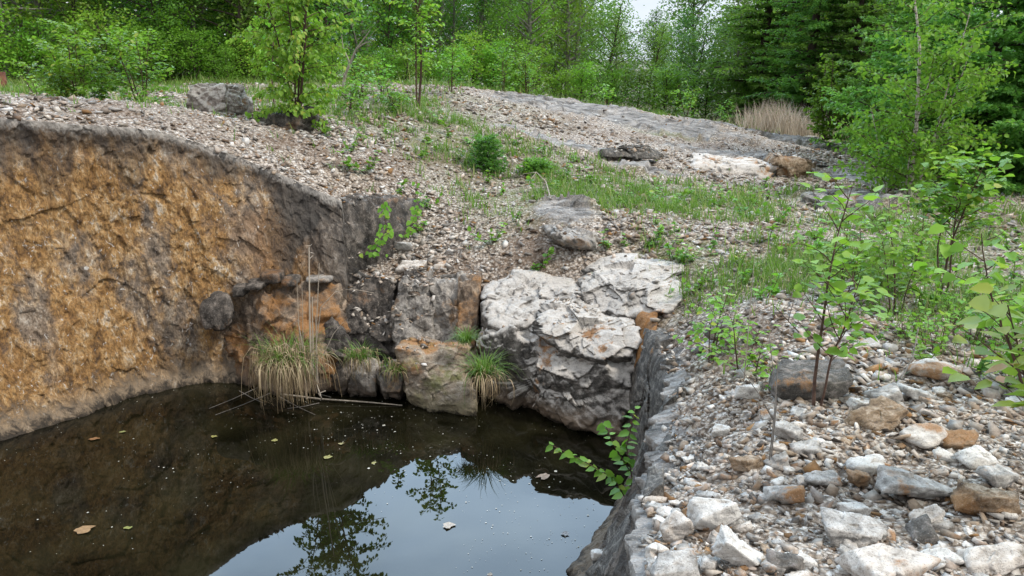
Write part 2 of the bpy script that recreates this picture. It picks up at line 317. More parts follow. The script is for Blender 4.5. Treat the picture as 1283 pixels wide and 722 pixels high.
def G(px, py, z0=None):
    """ground point seen at a photograph pixel"""
    d = ray(px, py); Y = np.geomspace(1.6, 60, 500); k = Y / d[1]; P = d[None] * k[:, None] + np.array([0, 0, CAMZ])
    gz = ground(P[:,0], P[:,1]); i = np.argmax(P[:,2] < gz)
    if P[i,2] >= gz[i]: i = 499
    j = max(i - 1, 0); a = (P[j,2] - gz[j]); b = (gz[i] - P[i,2]); t = a / (a + b + 1e-9); p = P[j] * (1 - t) + P[i] * t
    return np.array([p[0], p[1], float(ground(p[0], p[1])[0])])
# ------------------------------------------------------------------ terrain mesh
M_wall = mat_wall(); M_ground = mat_ground(); M_gravel = mat_gravel()
tv = np.linspace(R(-68), R(172), 1500); tb = np.linspace(R(172), R(292), 160)[1:-1]
TH = np.concatenate([tv, tb]); NTH = len(TH)
ct, st_ = np.cos(TH), np.sin(TH)
# wall
s_ = np.concatenate([np.linspace(-.35, 0, 12)[:-1], np.linspace(0, 1, 210)])
rw, rr_, zr_ = water_r(TH), rim_r(TH), rim_z(TH)
sv = s_[None, :] * np.ones((NTH, 1))
prof = np.where(sv > 0, np.clip(sv, 0, 1) ** .85, sv * .8)
rad = rw[:, None] + (rr_ - rw)[:, None] * prof
zz = zr_[:, None] * sv
X = C0[0] + rad * ct[:, None]; Y = C0[1] + rad * st_[:, None]
P = np.stack([X, Y, zz], -1).reshape(-1, 3)
Pt = P @ np.array(Euler((R(25), R(30), 0)).to_matrix()).T
w = np.ones(sv.size)
D = .07 * fbm(P * .7, 2, 1) - .05 * sstep(.9, 1, sv).ravel() + .024 * facet(Pt * np.array([2.0, 2.0, 1.0]), 2, .9) + .015 * facet(Pt * np.array([6, 6, 3.2]), 4, 1.1) + .009 * facet(Pt * np.array([17, 17, 10]), 5, 1.2) + .005 * fbm(P * 22, 3, 6)
foot = .07 * np.exp(-((zz.ravel() - .02) / .07) ** 2)
visl = np.tile(sstep(-3.4, -3.0, P[:, 0].reshape(NTH, -1)[:, :1]) * 0, 1)
Dm = D * w - foot
P[:, 0] += Dm * np.repeat(ct, sv.shape[1]); P[:, 1] += Dm * np.repeat(st_, sv.shape[1]); P[:, 2] += .25 * Dm * w
below = ((1 - sv) * zr_[:, None]).ravel()
dark = sstep(-2.6, -1.3, P[:, 0])
def gridF(n, m, wrap=True):
    i = np.arange(n if wrap else n - 1)[:, None]; j = np.arange(m - 1)[None]; i2 = (i + 1) % n
    return np.stack([i * m + j, i2 * m + j, i2 * m + j + 1, i * m + j + 1], -1).reshape(-1, 4)
rimP = P.reshape(NTH, -1, 3)[:, -1].copy()
wall = link('quarry_wall', npmesh('quarry_wall', P, gridF(NTH, sv.shape[1])[:, ::-1], {'below': below, 'dark': dark}, False, [M_wall]))
tag(wall, 'rust orange quarried rock face round the flooded pit with a dark weathered brow', 'rock face', kind='structure')
# ground, from the rim outward
dd = np.concatenate([[0], np.geomspace(.012, 9, 300), np.geomspace(9.3, 40, 70), np.geomspace(43, 600, 25)])
rg = rr_[:, None] + dd[None]
X = (C0[0] + rg * ct[:, None]).ravel(); Y = (C0[1] + rg * st_[:, None]).ravel()
Z = ground(X, Y); p3 = np.c_[X, Y, Z]
dflat = np.tile(dd, NTH); nearm = (dflat < 12)
Z += np.where(nearm, sstep(0, .15, dflat) * (.010 * fbm(p3 * 16, 3, 9)), 0)
V = np.c_[X, Y, Z]
sl = mask(X, Y, SLABS); edge_ = (Y < 5.3) & (Y > 1.2) & (X > 0) & (X < 1.6); sl = np.where(edge_, np.maximum(sl, sstep(.13, .02, dflat + .06*fbm(np.c_[X, Y, 0*X]*3, 3, 44))), sl); gre = mask(X, Y, GREENS)
far = np.hypot(X, Y) > 19; gre = np.where(far, 1.0, gre); 
V.reshape(NTH, -1, 3)[:, 0] = rimP
gnd = link('ground', npmesh('ground', V, gridF(NTH, len(dd))[:, ::-1], {'slab': sl, 'green': gre}, True, [M_ground]))
tag(gnd, 'rubble covered quarry ground sloping up to a bare rock knoll', 'ground', kind='structure')
# ------------------------------------------------------------------ water
def mat_water():
    s = NT('pond_water'); P = s.geo(); n = s.noise(P, 2.2, 4, .5); n2 = s.noise(P, 9, 5, .6)
    c = s.mix(s.rng(n, .35, .65), (.003,.003,.0015), (.012,.011,.005)); rp = s.noise(P, 5, 2, .5)
    o = s.bsdf(c, .012, s.bump(rp, .03, .01), .5); o.inputs['IOR'].default_value = 1.38; return s.m
a = np.linspace(0, 2*math.pi, 97)[:-1]; rW = water_r(a) + .45
V = np.c_[C0[0] + rW*np.cos(a), C0[1] + rW*np.sin(a), np.zeros(96)]; V = np.r_[V, [[C0[0], C0[1], 0]]]
i = np.arange(96); water = link('water', npmesh('water', V, np.c_[i, (i+1) % 96, np.full(96, 96)], None, False, [mat_water()]))
tag(water, 'still dark pond water filling the old quarry pit', 'water', kind='structure')
# ------------------------------------------------------------------ sky and sun
EL, AZ = R(52), R(104)     # azimuth clockwise from +Y
wd = bpy.data.worlds.new("World"); scene.world = wd; wd.use_nodes = True; nt = wd.node_tree; nt.nodes.clear()
wo = nt.nodes.new('ShaderNodeOutputWorld'); bg = nt.nodes.new('ShaderNodeBackground'); bg.inputs[1].default_value = .1
sky = nt.nodes.new('ShaderNodeTexSky'); sky.sky_type = 'NISHITA'; sky.sun_disc = False; sky.sun_elevation = EL; sky.sun_rotation = AZ; sky.air_density = 1; sky.dust_density = 3
tc = nt.nodes.new('ShaderNodeTexCoord'); mp = nt.nodes.new('ShaderNodeMapping'); mp.inputs['Scale'].default_value = (1, 1, 2.2)
ns = nt.nodes.new('ShaderNodeTexNoise'); ns.inputs['Scale'].default_value = 2.3; ns.inputs['Detail'].default_value = 4; ns.inputs['Roughness'].default_value = .5
rp = nt.nodes.new('ShaderNodeValToRGB'); e = rp.color_ramp.elements; e[0].position = .34; e[0].color = (6.4, 7.4, 8.6, 1); e[1].position = .68; e[1].color = (15.2, 15.5, 16, 1)
mx = nt.nodes.new('ShaderNodeMix'); mx.data_type = 'RGBA'; mx.inputs[0].default_value = .88
L = nt.links.new; L(tc.outputs['Generated'], mp.inputs[0]); L(mp.outputs[0], ns.inputs['Vector']); L(ns.outputs['Fac'], rp.inputs[0]); L(sky.outputs[0], mx.inputs[6]); L(rp.outputs[0], mx.inputs[7]); 
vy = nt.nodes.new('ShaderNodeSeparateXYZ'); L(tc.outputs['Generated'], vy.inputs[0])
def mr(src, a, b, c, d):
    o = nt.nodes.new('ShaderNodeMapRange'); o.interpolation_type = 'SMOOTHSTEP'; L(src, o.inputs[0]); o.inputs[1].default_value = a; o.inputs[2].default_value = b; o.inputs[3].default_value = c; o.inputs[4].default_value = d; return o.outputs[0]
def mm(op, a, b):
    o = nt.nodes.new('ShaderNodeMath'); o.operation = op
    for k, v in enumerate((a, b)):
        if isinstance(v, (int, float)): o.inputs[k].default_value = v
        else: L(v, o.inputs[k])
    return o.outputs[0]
sky_boost = mm('MULTIPLY', mm('MULTIPLY', mr(vy.outputs[2], .22, .42, 0, 1), mr(vy.outputs[2], .84, .66, 0, 1)), mm('MULTIPLY', mr(vy.outputs[1], .2, .6, 0, 1), 1.0))  # extra bright sky band added ahead, to brighten the pond's reflection
cb = nt.nodes.new('ShaderNodeCombineXYZ'); [L(mm('ADD', mm('MULTIPLY', sky_boost, k_), 1.12), cb.inputs[i_]) for i_, k_ in enumerate((3.1, 4.3, 5.4))]
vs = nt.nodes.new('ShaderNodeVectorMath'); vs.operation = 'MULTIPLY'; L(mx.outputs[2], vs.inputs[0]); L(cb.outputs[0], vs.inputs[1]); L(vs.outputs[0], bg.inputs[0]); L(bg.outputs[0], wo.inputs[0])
sd = bpy.data.lights.new('sun', 'SUN'); sd.energy = 3.6; sd.angle = R(10); sd.color = (1, .95, .87); sun = bpy.data.objects.new('sun', sd); COL.objects.link(sun)
dirv = Vector((math.sin(AZ)*math.cos(EL), math.cos(AZ)*math.cos(EL), math.sin(EL))); sun.rotation_euler = dirv.to_track_quat('Z', 'Y').to_euler()
scene.view_settings.view_transform = 'Standard'; scene.view_settings.look = 'None'; scene.view_settings.exposure = 0
# ------------------------------------------------------------------ rocks
_ico = {}
def ico(n):
    if n not in _ico:
        b = bmesh.new(); bmesh.ops.create_icosphere(b, subdivisions=n, radius=1)
        _ico[n] = (np.array([v.co[:] for v in b.verts]), np.array([[v.index for v in f.verts] for f in b.faces])); b.free()
    return _ico[n]
def hull_planes(pts):
    b = bmesh.new(); vs = [b.verts.new(p) for p in pts]; bmesh.ops.convex_hull(b, input=vs); b.normal_update()
    pl = np.array([[*f.normal, f.normal.dot(f.verts[0].co)] for f in b.faces if f.calc_area() > 1e-8]); b.free(); return pl
def rock_geo(pts, sub=5, k=18, amp=(.03, .03, .01), fr=1.0, seed=0, strata=0.0):
    """faceted rock: unit sphere pushed on to the convex hull of pts (edges worn by k), then broken up"""
    pts = np.asarray(pts, float); c = pts.mean(0); q = pts - c; pl = hull_planes([tuple(v) for v in q])
    if pl[:, 3].mean() < 0: pl = -pl
    d, F = ico(sub); size = np.ptp(q, axis=0).max()
    S = np.maximum(d @ pl[:, :3].T, 0) / np.maximum(pl[:, 3], 1e-3)[None]
    r = (S ** k).sum(1) ** (-1.0 / k)
    V = d * r[:, None]; W = (V + c) * fr
    n = V / (np.linalg.norm(V, axis=1)[:, None] + 1e-9)
    h = amp[0] * fbm(W * 1.7, 3, seed) + amp[1] * facet(W * np.array([3.5, 3.5, 4.5]), seed + 3, 1.0) + amp[2] * (facet(W * 11, seed + 5, 1.2) + .6 * fbm(W * 14, 3, seed))
    if strata:
        q_ = W[:, 2] * 9 + .8 * fbm(W * 1.2, 2, seed + 8); f_ = np.floor(q_); lay = _h(f_, f_ * 0, f_ * 0, seed) - .5; h = h + strata * lay * (1 - np.abs(n[:, 2]))
    V = V + n * h[:, None]
    return V, F, c
def lumps(name, L, mat, label, cat, group=None, kind=None, base_z=None):
    Vs, Fs, n = [], [], 0; c0 = None
    for (pts, kw) in L:
        V, F, c = rock_geo(pts, **kw); V = V + c; Vs.append(V); Fs.append(F + n); n += len(V)
    V = np.concatenate(Vs); o = V.mean(0)
    ob = link(name, npmesh(name, V - o, np.concatenate(Fs), None, False, [mat]), None, o); return tag(ob, label, cat, group, kind)
def deep(pts, dz=.5, dy=.5):
    """adds buried and rear copies so that the lump is rooted in the bedrock"""
    pts = [np.array(p) for p in pts]; return pts + [p + np.array([0, dy, -.1]) for p in pts] + [p + np.array([0, dy * .6, -dz]) for p in pts]
K1 = dict(sub=7, k=30, amp=(.05, .055, .020))
MR_dark = mat_rock('dark_bedrock', ((.015,.013,.012),(.055,.047,.04),(.20,.17,.145)), stain_lo=.57, stain_hi=.70, cracks=.3, stv=((1.6,1.6,.35),(.1,.1,0)), stain=(.20,.10,.04))
MR_grey = mat_rock('grey_bedrock', ((.05,.045,.04),(.20,.18,.16),(.42,.39,.35)), stain_lo=.58, stain_hi=.68, cracks=.3, stv=((1.6,1.6,.4),(.1,.1,0)), stain=(.24,.13,.05))
MR_rust = mat_rock('rust_bedrock', ((.035,.026,.02),(.14,.10,.07),(.38,.30,.22)), stain_lo=.46, stain_hi=.58, cracks=.3, stv=((1.6,1.6,.35),(.1,.1,0)), stain=(.27,.125,.035))
MR_tan = mat_rock('tan_bedrock', ((.07,.055,.04),(.25,.20,.15),(.42,.37,.31)), stain_lo=.52, stain_hi=.64, moss=.4, cracks=.3, foot=(.30,.26,.17))
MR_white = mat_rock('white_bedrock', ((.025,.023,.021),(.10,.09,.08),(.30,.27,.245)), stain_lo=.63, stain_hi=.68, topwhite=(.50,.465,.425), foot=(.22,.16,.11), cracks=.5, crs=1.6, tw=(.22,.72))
MR_slab = mat_rock('striped_bedrock', ((.02,.018,.016),(.065,.058,.05),(.21,.19,.165)), stain_lo=.66, stain_hi=.72, sc=1.2, cracks=.1, stv=((5,.6,2.5),(0,.3,0)))
rr = 'bedrock blocks stepping up from the pond to the rubble slope'
lumps('bedrock_corner', [(deep([Q(394,240,7.22), Q(434,247,7.34), Q(527,250,8.2), Q(392,492,6.8), Q(432,480,6.9), Q(440,420,7.05), Q(528,330,7.8)], .3, .6), K1)], MR_dark, 'tall dark stained end of the orange rock face, draped with a green vine', 'rock')
lumps('bedrock_shelf', [(deep([Q(292,372,7.0), Q(340,358,6.92), Q(428,346,7.05), Q(430,486,6.5), Q(390,440,6.5), Q(350,490,6.42), Q(290,482,6.72), Q(266,446,6.9), Q(330,400,6.72)], .3, .6), dict(K1, sub=7, amp=(.08,.075,.022), seed=4))], MR_rust, 'low rusty rock shelf at the foot of the orange face behind the dry grass clump', 'rock')
lumps('bedrock_bulge', [([Q(250,385,6.7), Q(262,366,6.8), Q(288,368,6.75), Q(294,392,6.6), Q(282,420,6.55), Q(256,414,6.6), Q(255,395,7.1), Q(290,390,7.1), Q(275,360,7.1)], dict(sub=5, k=12, amp=(.02,.03,.008), seed=9))], MR_dark, 'round dark grey knob of rock bulging out of the orange face', 'rock')
for i, (x, y, w, h, Y) in enumerate([(322,356,24,10,6.88),(343,345,26,16,7.0),(366,350,18,9,6.95),(402,347,30,6,7.02),(303,362,18,12,6.9)]):
    c = Q(x, y, Y); s = Y / FPX; V, F, cc = rock_geo([c + np.array([a*w*s*.5, b*.16, e*h*s*.5]) for a in (-1,1) for b in (-1,1) for e in (-1,1)] + [c + np.array([w*s*.6,0,0])], sub=4, k=10, amp=(.01,.02,.006), seed=20+i)
    o = link('ledge_stone', npmesh('ledge_stone', V, F, None, False, [MR_grey if i == 3 else MR_dark]), None, cc)
    tag(o, 'loose flat stone resting on the crack line above the rusty shelf', 'stone', 'stones along the crack line of the orange face')
lumps('bedrock_block', [(deep([Q(424,350,7.1), Q(460,343,7.18), Q(499,345,7.08), Q(422,420,6.9), Q(430,455,6.75), Q(502,440,6.75), Q(500,392,6.85)], .6, .5), dict(K1, seed=2))], MR_dark, 'dark brown upright bedrock block beside the vine-draped corner', 'rock', rr)
lumps('bedrock_block', [(deep([Q(494,350,7.0), Q(512,342,7.08), Q(540,344,7.1), Q(496,436,6.66), Q(545,430,6.7), Q(540,380,6.85)], .6, .5), dict(K1, seed=3))], MR_grey, 'pale grey bedrock block with an upright edge, middle one of the row', 'rock', rr)
lumps('bedrock_block', [(deep([Q(534,347,7.0), Q(570,338,7.08), Q(600,343,7.0), Q(604,356,6.9), Q(536,436,6.68), Q(590,445,6.5), Q(600,440,6.55)], .6, .5), dict(K1, seed=5))], MR_grey, 'broad grey bedrock block with a dark seam, nearest the white ledge', 'rock', rr)
lumps('bedrock_seam', [(deep([Q(572,345,6.93), Q(603,344,6.93), Q(596,440,6.45), Q(574,420,6.6)], .5, .4), dict(sub=6, k=26, amp=(.04,.05,.016), seed=6))], MR_rust, 'upright rust orange seam between the broad grey block and the white ledge', 'rock')
lumps('bedrock_boulder', [(deep([Q(498,436,6.25), Q(512,424,6.7), Q(560,420,6.8), Q(592,428,6.65), Q(600,446,6.35), Q(506,494,6.12), Q(540,516,6.0), Q(598,510,5.95), Q(500,470,6.2)], .4, .4), dict(K1, k=16, amp=(.05,.055,.015), seed=7))], MR_tan, 'tan boulder standing in the pond below the bedrock blocks', 'rock', rr)
for j, q in enumerate([[(440,470,6.35),(456,452,6.45),(472,458,6.4),(470,490,6.25),(432,492,6.35)], [(470,468,6.3),(490,448,6.4),(507,456,6.3),(500,490,6.2),(478,490,6.2)], [(408,412,6.7),(418,404,6.75),(436,428,6.6),(438,470,6.4),(405,484,6.5),(426,486,6.35)]]):
    lumps('bedrock_stone', [(deep([Q(*a) for a in q], .25, .3), dict(sub=6, k=50, amp=(.04,.06,.02), seed=30+j))], MR_dark if j == 2 else MR_grey, ['small pointed grey stone at the waterline between two grass tufts', 'small rounded grey stone at the waterline beside the tan boulder', 'dark grey stone at the waterline right behind the dry grass clump'][j], 'rock')
lumps('bedrock_ledge', [
  (deep([Q(604,420,6.3), Q(620,385,6.55), Q(690,400,6.3), Q(800,420,5.95), Q(606,480,6.3), Q(640,490,6.15), Q(690,520,5.85), Q(740,545,5.6), Q(790,550,5.45), Q(815,480,5.6)], .3, .5), dict(sub=7, k=16, amp=(.06,.085,.022), seed=11)),
  (deep([Q(664,408,6.12), Q(690,378,6.4), Q(800,392,6.15), Q(812,420,5.8), Q(800,452,5.62), Q(740,452,5.72), Q(690,440,5.9)], .2, .4), dict(sub=7, k=18, amp=(.05,.06,.018), seed=13)),
  (deep([Q(720,350,6.65), Q(760,322,7.0), Q(858,325,6.75), Q(866,352,6.3), Q(850,385,6.0), Q(800,400,6.05), Q(735,388,6.3)], .3, .4), dict(sub=7, k=22, amp=(.04,.05,.012), seed=15)),
  (deep([Q(670,350,6.8), Q(735,345,6.85), Q(770,372,6.4), Q(720,400,6.25), Q(670,395,6.35)], .3, .3), dict(sub=6, k=22, amp=(.04,.05,.016), seed=16)),
  (deep([Q(600,356,6.9), Q(655,338,6.98), Q(728,345,6.8), Q(700,385,6.4), Q(640,420,6.2), Q(602,405,6.35)], .4, .3), dict(sub=6, k=14, amp=(.04,.04,.014), seed=17)),
  (deep([Q(600,420,6.25), Q(640,405,6.2), Q(670,430,6.05), Q(650,470,6.1), Q(612,470,6.2)], .4, .3), dict(sub=6, k=14, amp=(.03,.04,.014), seed=18)),
 ], MR_white, 'big broken white quartz ledge with a dark wet underside above the pond', 'rock')
lumps('bedrock_buttress', [(deep([Q(806,408,5.95), Q(848,412,5.55), Q(850,455,4.95), Q(846,490,4.5), Q(815,560,4.75), Q(790,560,5.3), Q(792,490,5.5)], .5, .2), dict(sub=6, k=16, amp=(.05,.05,.014), seed=19))], MR_slab, 'grey fractured rock where the white ledge meets the long striped slab', 'rock')
UP = np.array([.0, 0, .045])
lumps('bedrock_slab', [
  (deep([Q(862,446,5.25) + UP, Q(842,448,5.3) + UP, Q(858,500,4.3) + UP, Q(838,520,4.15) + UP, Q(826,596,3.25), Q(813,600,3.3), Q(842,560,3.6) + UP, Q(840,475,4.85)], .9, .0), dict(sub=7, k=24, amp=(.05,.05,.016), seed=23, strata=.03)),
  (deep([Q(832,590,3.3), Q(812,596,3.35) + UP, Q(826,650,2.75) + UP, Q(804,655,2.78), Q(812,676,2.55), Q(800,680,2.55)], .7, .0), dict(sub=6, k=24, amp=(.04,.04,.014), seed=25, strata=.02)),
  (deep([Q(838,490,4.7), Q(818,520,4.7), Q(812,560,4.25), Q(796,580,4.2), Q(806,650,3.4), Q(786,660,3.4), Q(826,540,4.3)], .8, .0), dict(sub=6, k=30, amp=(.05,.05,.014), seed=27)),
  (deep([Q(800,640,3.35), Q(776,668,3.5), Q(745,712,3.3), Q(730,724,3.35), Q(770,722,2.9), Q(798,690,2.85)], .8, .0), dict(sub=6, k=20, amp=(.05,.05,.014), seed=29)),
 ], MR_slab, 'long dark striped slab edging the pond beside the rubble', 'rock')
lumps('bedrock_seam', [(deep([Q(796,386,6.2), Q(822,380,6.3), Q(826,410,5.72), Q(812,470,5.5), Q(806,520,5.42), Q(796,500,5.46), Q(798,430,5.75)], .3, .3), dict(sub=6, k=20, amp=(.03,.04,.014), seed=37))], MR_rust, 'rust orange seam between the white ledge and the grey fractured rock', 'rock')
MS = {
 'white': mat_rock('white_stone', ((.24,.22,.20),(.50,.47,.43),(.66,.63,.585)), stain_lo=.62, stain_hi=.66, sc=1.6, wet=False, cracks=.25),
 'pale': mat_rock('pale_stone', ((.20,.165,.13),(.46,.41,.36),(.64,.59,.53)), stain_lo=.55, stain_hi=.65, sc=1.6, wet=False, cracks=.25),
 'grey': mat_rock('grey_stone', ((.10,.092,.082),(.31,.29,.265),(.52,.49,.455)), stain_lo=.57, stain_hi=.65, sc=1.6, wet=False, cracks=.3),
 'rust': mat_rock('rusty_stone', ((.07,.045,.028),(.22,.15,.09),(.42,.34,.26)), stain_lo=.50, stain_hi=.62, stain=(.27,.135,.05), sc=1.6, wet=False, cracks=.3),
 'dark': mat_rock('dark_stone', ((.03,.027,.024),(.10,.09,.078),(.24,.21,.19)), stain_lo=.6, stain_hi=.7, sc=1.6, wet=False, cracks=.3)}
HS = [ # px, py (bottom), width px, height px, material, flat, roll deg, label
 (934,503,33,42,'white',.9,0,'upright rounded white stone standing alone in the rubble'),
 (1016,500,90,58,'dark',.8,-6,'large dark grey boulder half buried behind the sapling'),
 (904,548,22,24,'white',.9,0,'small blocky white stone just above the brown slab'),
 (987,552,38,27,'grey',.7,4,'grey stone with a brown end near the grey dead stem'),
 (1080,514,34,20,'white',.5,6,'small tilted white slab beside a grey stone'),
 (1112,510,37,30,'grey',.7,-20,'wedge shaped grey stone tilted between white slabs'),
 (1152,503,40,24,'white',.45,16,'flat white slab leaning down to the right'),
 (1104,538,74,28,'rust',.45,-14,'long rusty brown slab lying across the rubble'),
 (1162,557,60,22,'pale',.4,-6,'flat pale grey slab with a pointed tip'),
 (1205,562,46,16,'rust',.45,-4,'thin rusty orange slab next to the pointed pale slab'),
 (1086,590,48,22,'white',.6,0,'white stone lying above the big layered slab'),
 (1140,628,98,46,'grey',.38,14,'big layered grey slab sloping down to the right'),
 (1078,613,34,26,'rust',.7,20,'rusty stone tucked against the big layered slab'),
 (1242,644,68,40,'rust',.55,4,'broad tan and rust coloured stone'),
 (1250,609,48,28,'grey',.6,14,'blunt grey stone behind the broad rust stone'),
 (1183,579,26,20,'white',.5,10,'small pale triangular slab'),
 (939,589,44,25,'rust',.55,-6,'flat brown slab below the small blocky white stone'),
 (978,590,32,28,'grey',.7,-25,'angular grey stone leaning beside the brown slab'),
 (903,664,68,54,'white',.8,0,'large white block with rust brown edges'),
 (850,679,44,46,'pale',.85,-30,'white stone with a rust orange top leaning on the long slab'),
 (925,711,68,50,'white',.6,24,'angular white slab tilted below the rust edged block'),
 (848,730,70,46,'grey',.6,0,'flat topped pale grey block at the pond edge'),
 (1106,732,104,56,'pale',.5,6,'largest pale slab with a rough broken top'),
 (1177,708,46,18,'white',.5,-3,'smooth oval cream coloured stone'),
 (1062,680,78,30,'grey',.35,8,'wide grey slab with a rusty edge half buried'),
 (1069,648,34,22,'white',.6,4,'white angular stone above the wide grey slab'),
 (980,632,50,24,'grey',.45,-18,'flat layered grey slab beside the rust edged white block'),
 (1172,475,56,22,'pale',.5,2,'long pale block at the edge of the weeds'),
 (1276,512,30,16,'white',.6,0,'white stone below the leafy weeds'),
 (983,719,50,28,'dark',.6,4,'dark slate coloured stone among white ones'),
 (1030,608,46,16,'grey',.5,-4,'low dark grey stone with an orange tip'),
 (1246,715,70,26,'pale',.5,-5,'pale stone with a rusty stain by the smooth oval stone'),
 (757,700,26,18,'white',.6,0,'small white stone perched on the pond edge'),
 (515,343,42,26,'pale',.5,-8,'pale flat stone lying on top of the bedrock blocks'),
 (507,316,30,20,'grey',.6,8,'grey stone at the foot of the vine'),
 (552,338,24,12,'pale',.5,0,'little pale stone on the rim above the rusty block'),
 (1090,438,42,16,'grey',.5,0,'low grey stone in the rubble behind the sapling'),
 (878,448,14,42,'dark',1.2,20,'narrow dark upright shard between slab and rubble'),
 (906,424,42,26,'dark',.6,-14,'dark shard behind the leafy saplings'),
 (890,438,30,14,'white',.5,0,'white stone beside the dark shards'),
 (974,568,26,20,'pale',.6,14,'pale fragment below the grey brown stone'),
 (1010,568,40,18,'grey',.5,-8,'grey fragment with a broken corner below the large dark boulder'),
 (1225,585,50,20,'white',.5,8,'flat white fragment behind the blunt grey stone'),
 (888,720,30,26,'grey',.7,30,'grey fragment wedged by the tilted angular slab'),
 (1010,712,26,20,'white',.6,12,'chalk white fragment by the largest pale slab'),
 (1165,660,40,24,'pale',.5,-14,'pale fragment under the big layered slab'),
]
def stone_pts(rs, w, d, h):
    # a split block, its corners and edges knocked about: box corners pulled about, one or two of them knocked off
    p = []
    for a in (-1, 1):
        for b in (-1, 1):
            for c in (-1, 1):
                v = np.array([a, b, c]) * rs.uniform(.35, 1.0, 3)
                if rs.rand() < .12: p.append(v * np.array([1, rs.uniform(.2,.6), 1])); p.append(v * np.array([rs.uniform(.3,.7), 1, 1])); p.append(v * np.array([1, 1, rs.uniform(.0,.5)]) * .95)
                else: p.append(v)
    return np.array(p) * np.array([w, d, h]) * .5
for i, (px, py, w, h, mt, fl, roll, lab) in enumerate(HS):
    w = w * .92
    rs = np.random.RandomState(100 + i); g = G(px, min(py, 721) - 1.5) if py <= 722 else G(px, py)
    if px < 800 and py > 690: g = Q(px, py, 3.35)
    s = np.linalg.norm(g - np.array([0, 0, CAMZ])) / FPX; W = w * s; W *= 1.04; H = min(h * s * .66, W * fl * .72)
    pts = stone_pts(rs, W, max(W * .62, H), H)
    pts = pts / (np.ptp(pts, axis=0) / np.array([W, max(W*.62, H), H]))
    rot = np.array(Euler((R(rs.uniform(-8, 14)), R(roll), R(rs.uniform(-25, 25)))).to_matrix()); pts = pts @ rot.T
    cw = rs.uniform(0, 50, 3); sz = max(W, .1)
    V, F, c = rock_geo(pts + cw, sub=5 if w > 60 else 4, k=130, amp=(.02*sz, .045*sz, .02*sz), fr=.42/sz, seed=50+i, strata=.07*sz); V = V + c - cw
    lift = -V[:, 2].min() - .14 * np.ptp(V[:, 2])
    o = link('stone', npmesh('stone', V, F, None, False, [MS[mt]]), None, g + np.array([0, .25*H, lift])); tag(o, lab, 'stone')
# boulders of the upper slope
def boulder(name, px, py, Y, w, h, d, mt, lab, seed, tilt=0, sub=6, k=20):
    c = Q(px, py, Y) + np.array([0, 0, 0.]); s = Y / FPX; W, H = w*s, h*s; rs = np.random.RandomState(seed)
    pts = stone_pts(rs, W, d, H); pts[:, :2] *= np.where(pts[:, 2:3] > 0, .74, 1.0); pts = pts / (np.ptp(pts, axis=0) / np.array([W, d, H])); pts = pts @ np.array(Euler((0, R(tilt), 0)).to_matrix()).T
    V, F, cc = rock_geo(pts + 20, sub=sub, k=k, amp=(.04*W, .07*W, .022*W), fr=.8/W, seed=seed); V = V + cc - 20
    if name == 'outcrop': c = c - np.array([0, 0, H * .22])
    o = link(name, npmesh(name, V, F, None, False, [mt]), None, c + np.array([0, 0, H*.42])); return tag(o, lab, 'boulder')
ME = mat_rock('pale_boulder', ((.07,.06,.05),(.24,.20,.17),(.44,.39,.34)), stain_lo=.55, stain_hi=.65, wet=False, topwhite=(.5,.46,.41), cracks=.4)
boulder('boulder', 277, 148, 9.6, 74, 54, .7, ME, 'block shaped boulder with a pale top standing on the rubble bench', 231, 8, k=11)
boulder('boulder', 366, 167, 9.3, 84, 36, .7, MR_dark, 'low dark boulder behind the hanging leaves of the birch sapling', 205)
boulder('boulder', 280, 167, 8.6, 32, 14, .3, MS['white'], 'small white rock lying below the block shaped boulder', 207, sub=5)
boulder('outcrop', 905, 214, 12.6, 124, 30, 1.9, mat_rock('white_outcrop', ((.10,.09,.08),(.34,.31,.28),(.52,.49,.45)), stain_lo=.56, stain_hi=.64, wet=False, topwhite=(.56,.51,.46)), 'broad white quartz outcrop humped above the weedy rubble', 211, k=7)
boulder('outcrop', 985, 213, 12.4, 82, 30, 1.5, MS['rust'], 'rust orange end of the outcrop beside the birch', 213, 10, k=8)
boulder('outcrop', 1020, 218, 13.2, 60, 26, 1.4, MR_slab, 'dark grey tail of the outcrop under the birch branches', 214, 8)
boulder('outcrop', 1043, 262, 9.6, 70, 26, .8, MR_grey, 'low weathered grey hump half sunk in the rubble below the birch', 217)
boulder('outcrop', 722, 304, 7.3, 104, 26, .9, MR_grey, 'smooth grey bedrock hump just above the white ledge', 219, 12, k=6)
boulder('outcrop', 790, 195, 11.4, 92, 15, .5, MR_slab, 'long thin grey rock rib crossing the weedy rubble', 221)
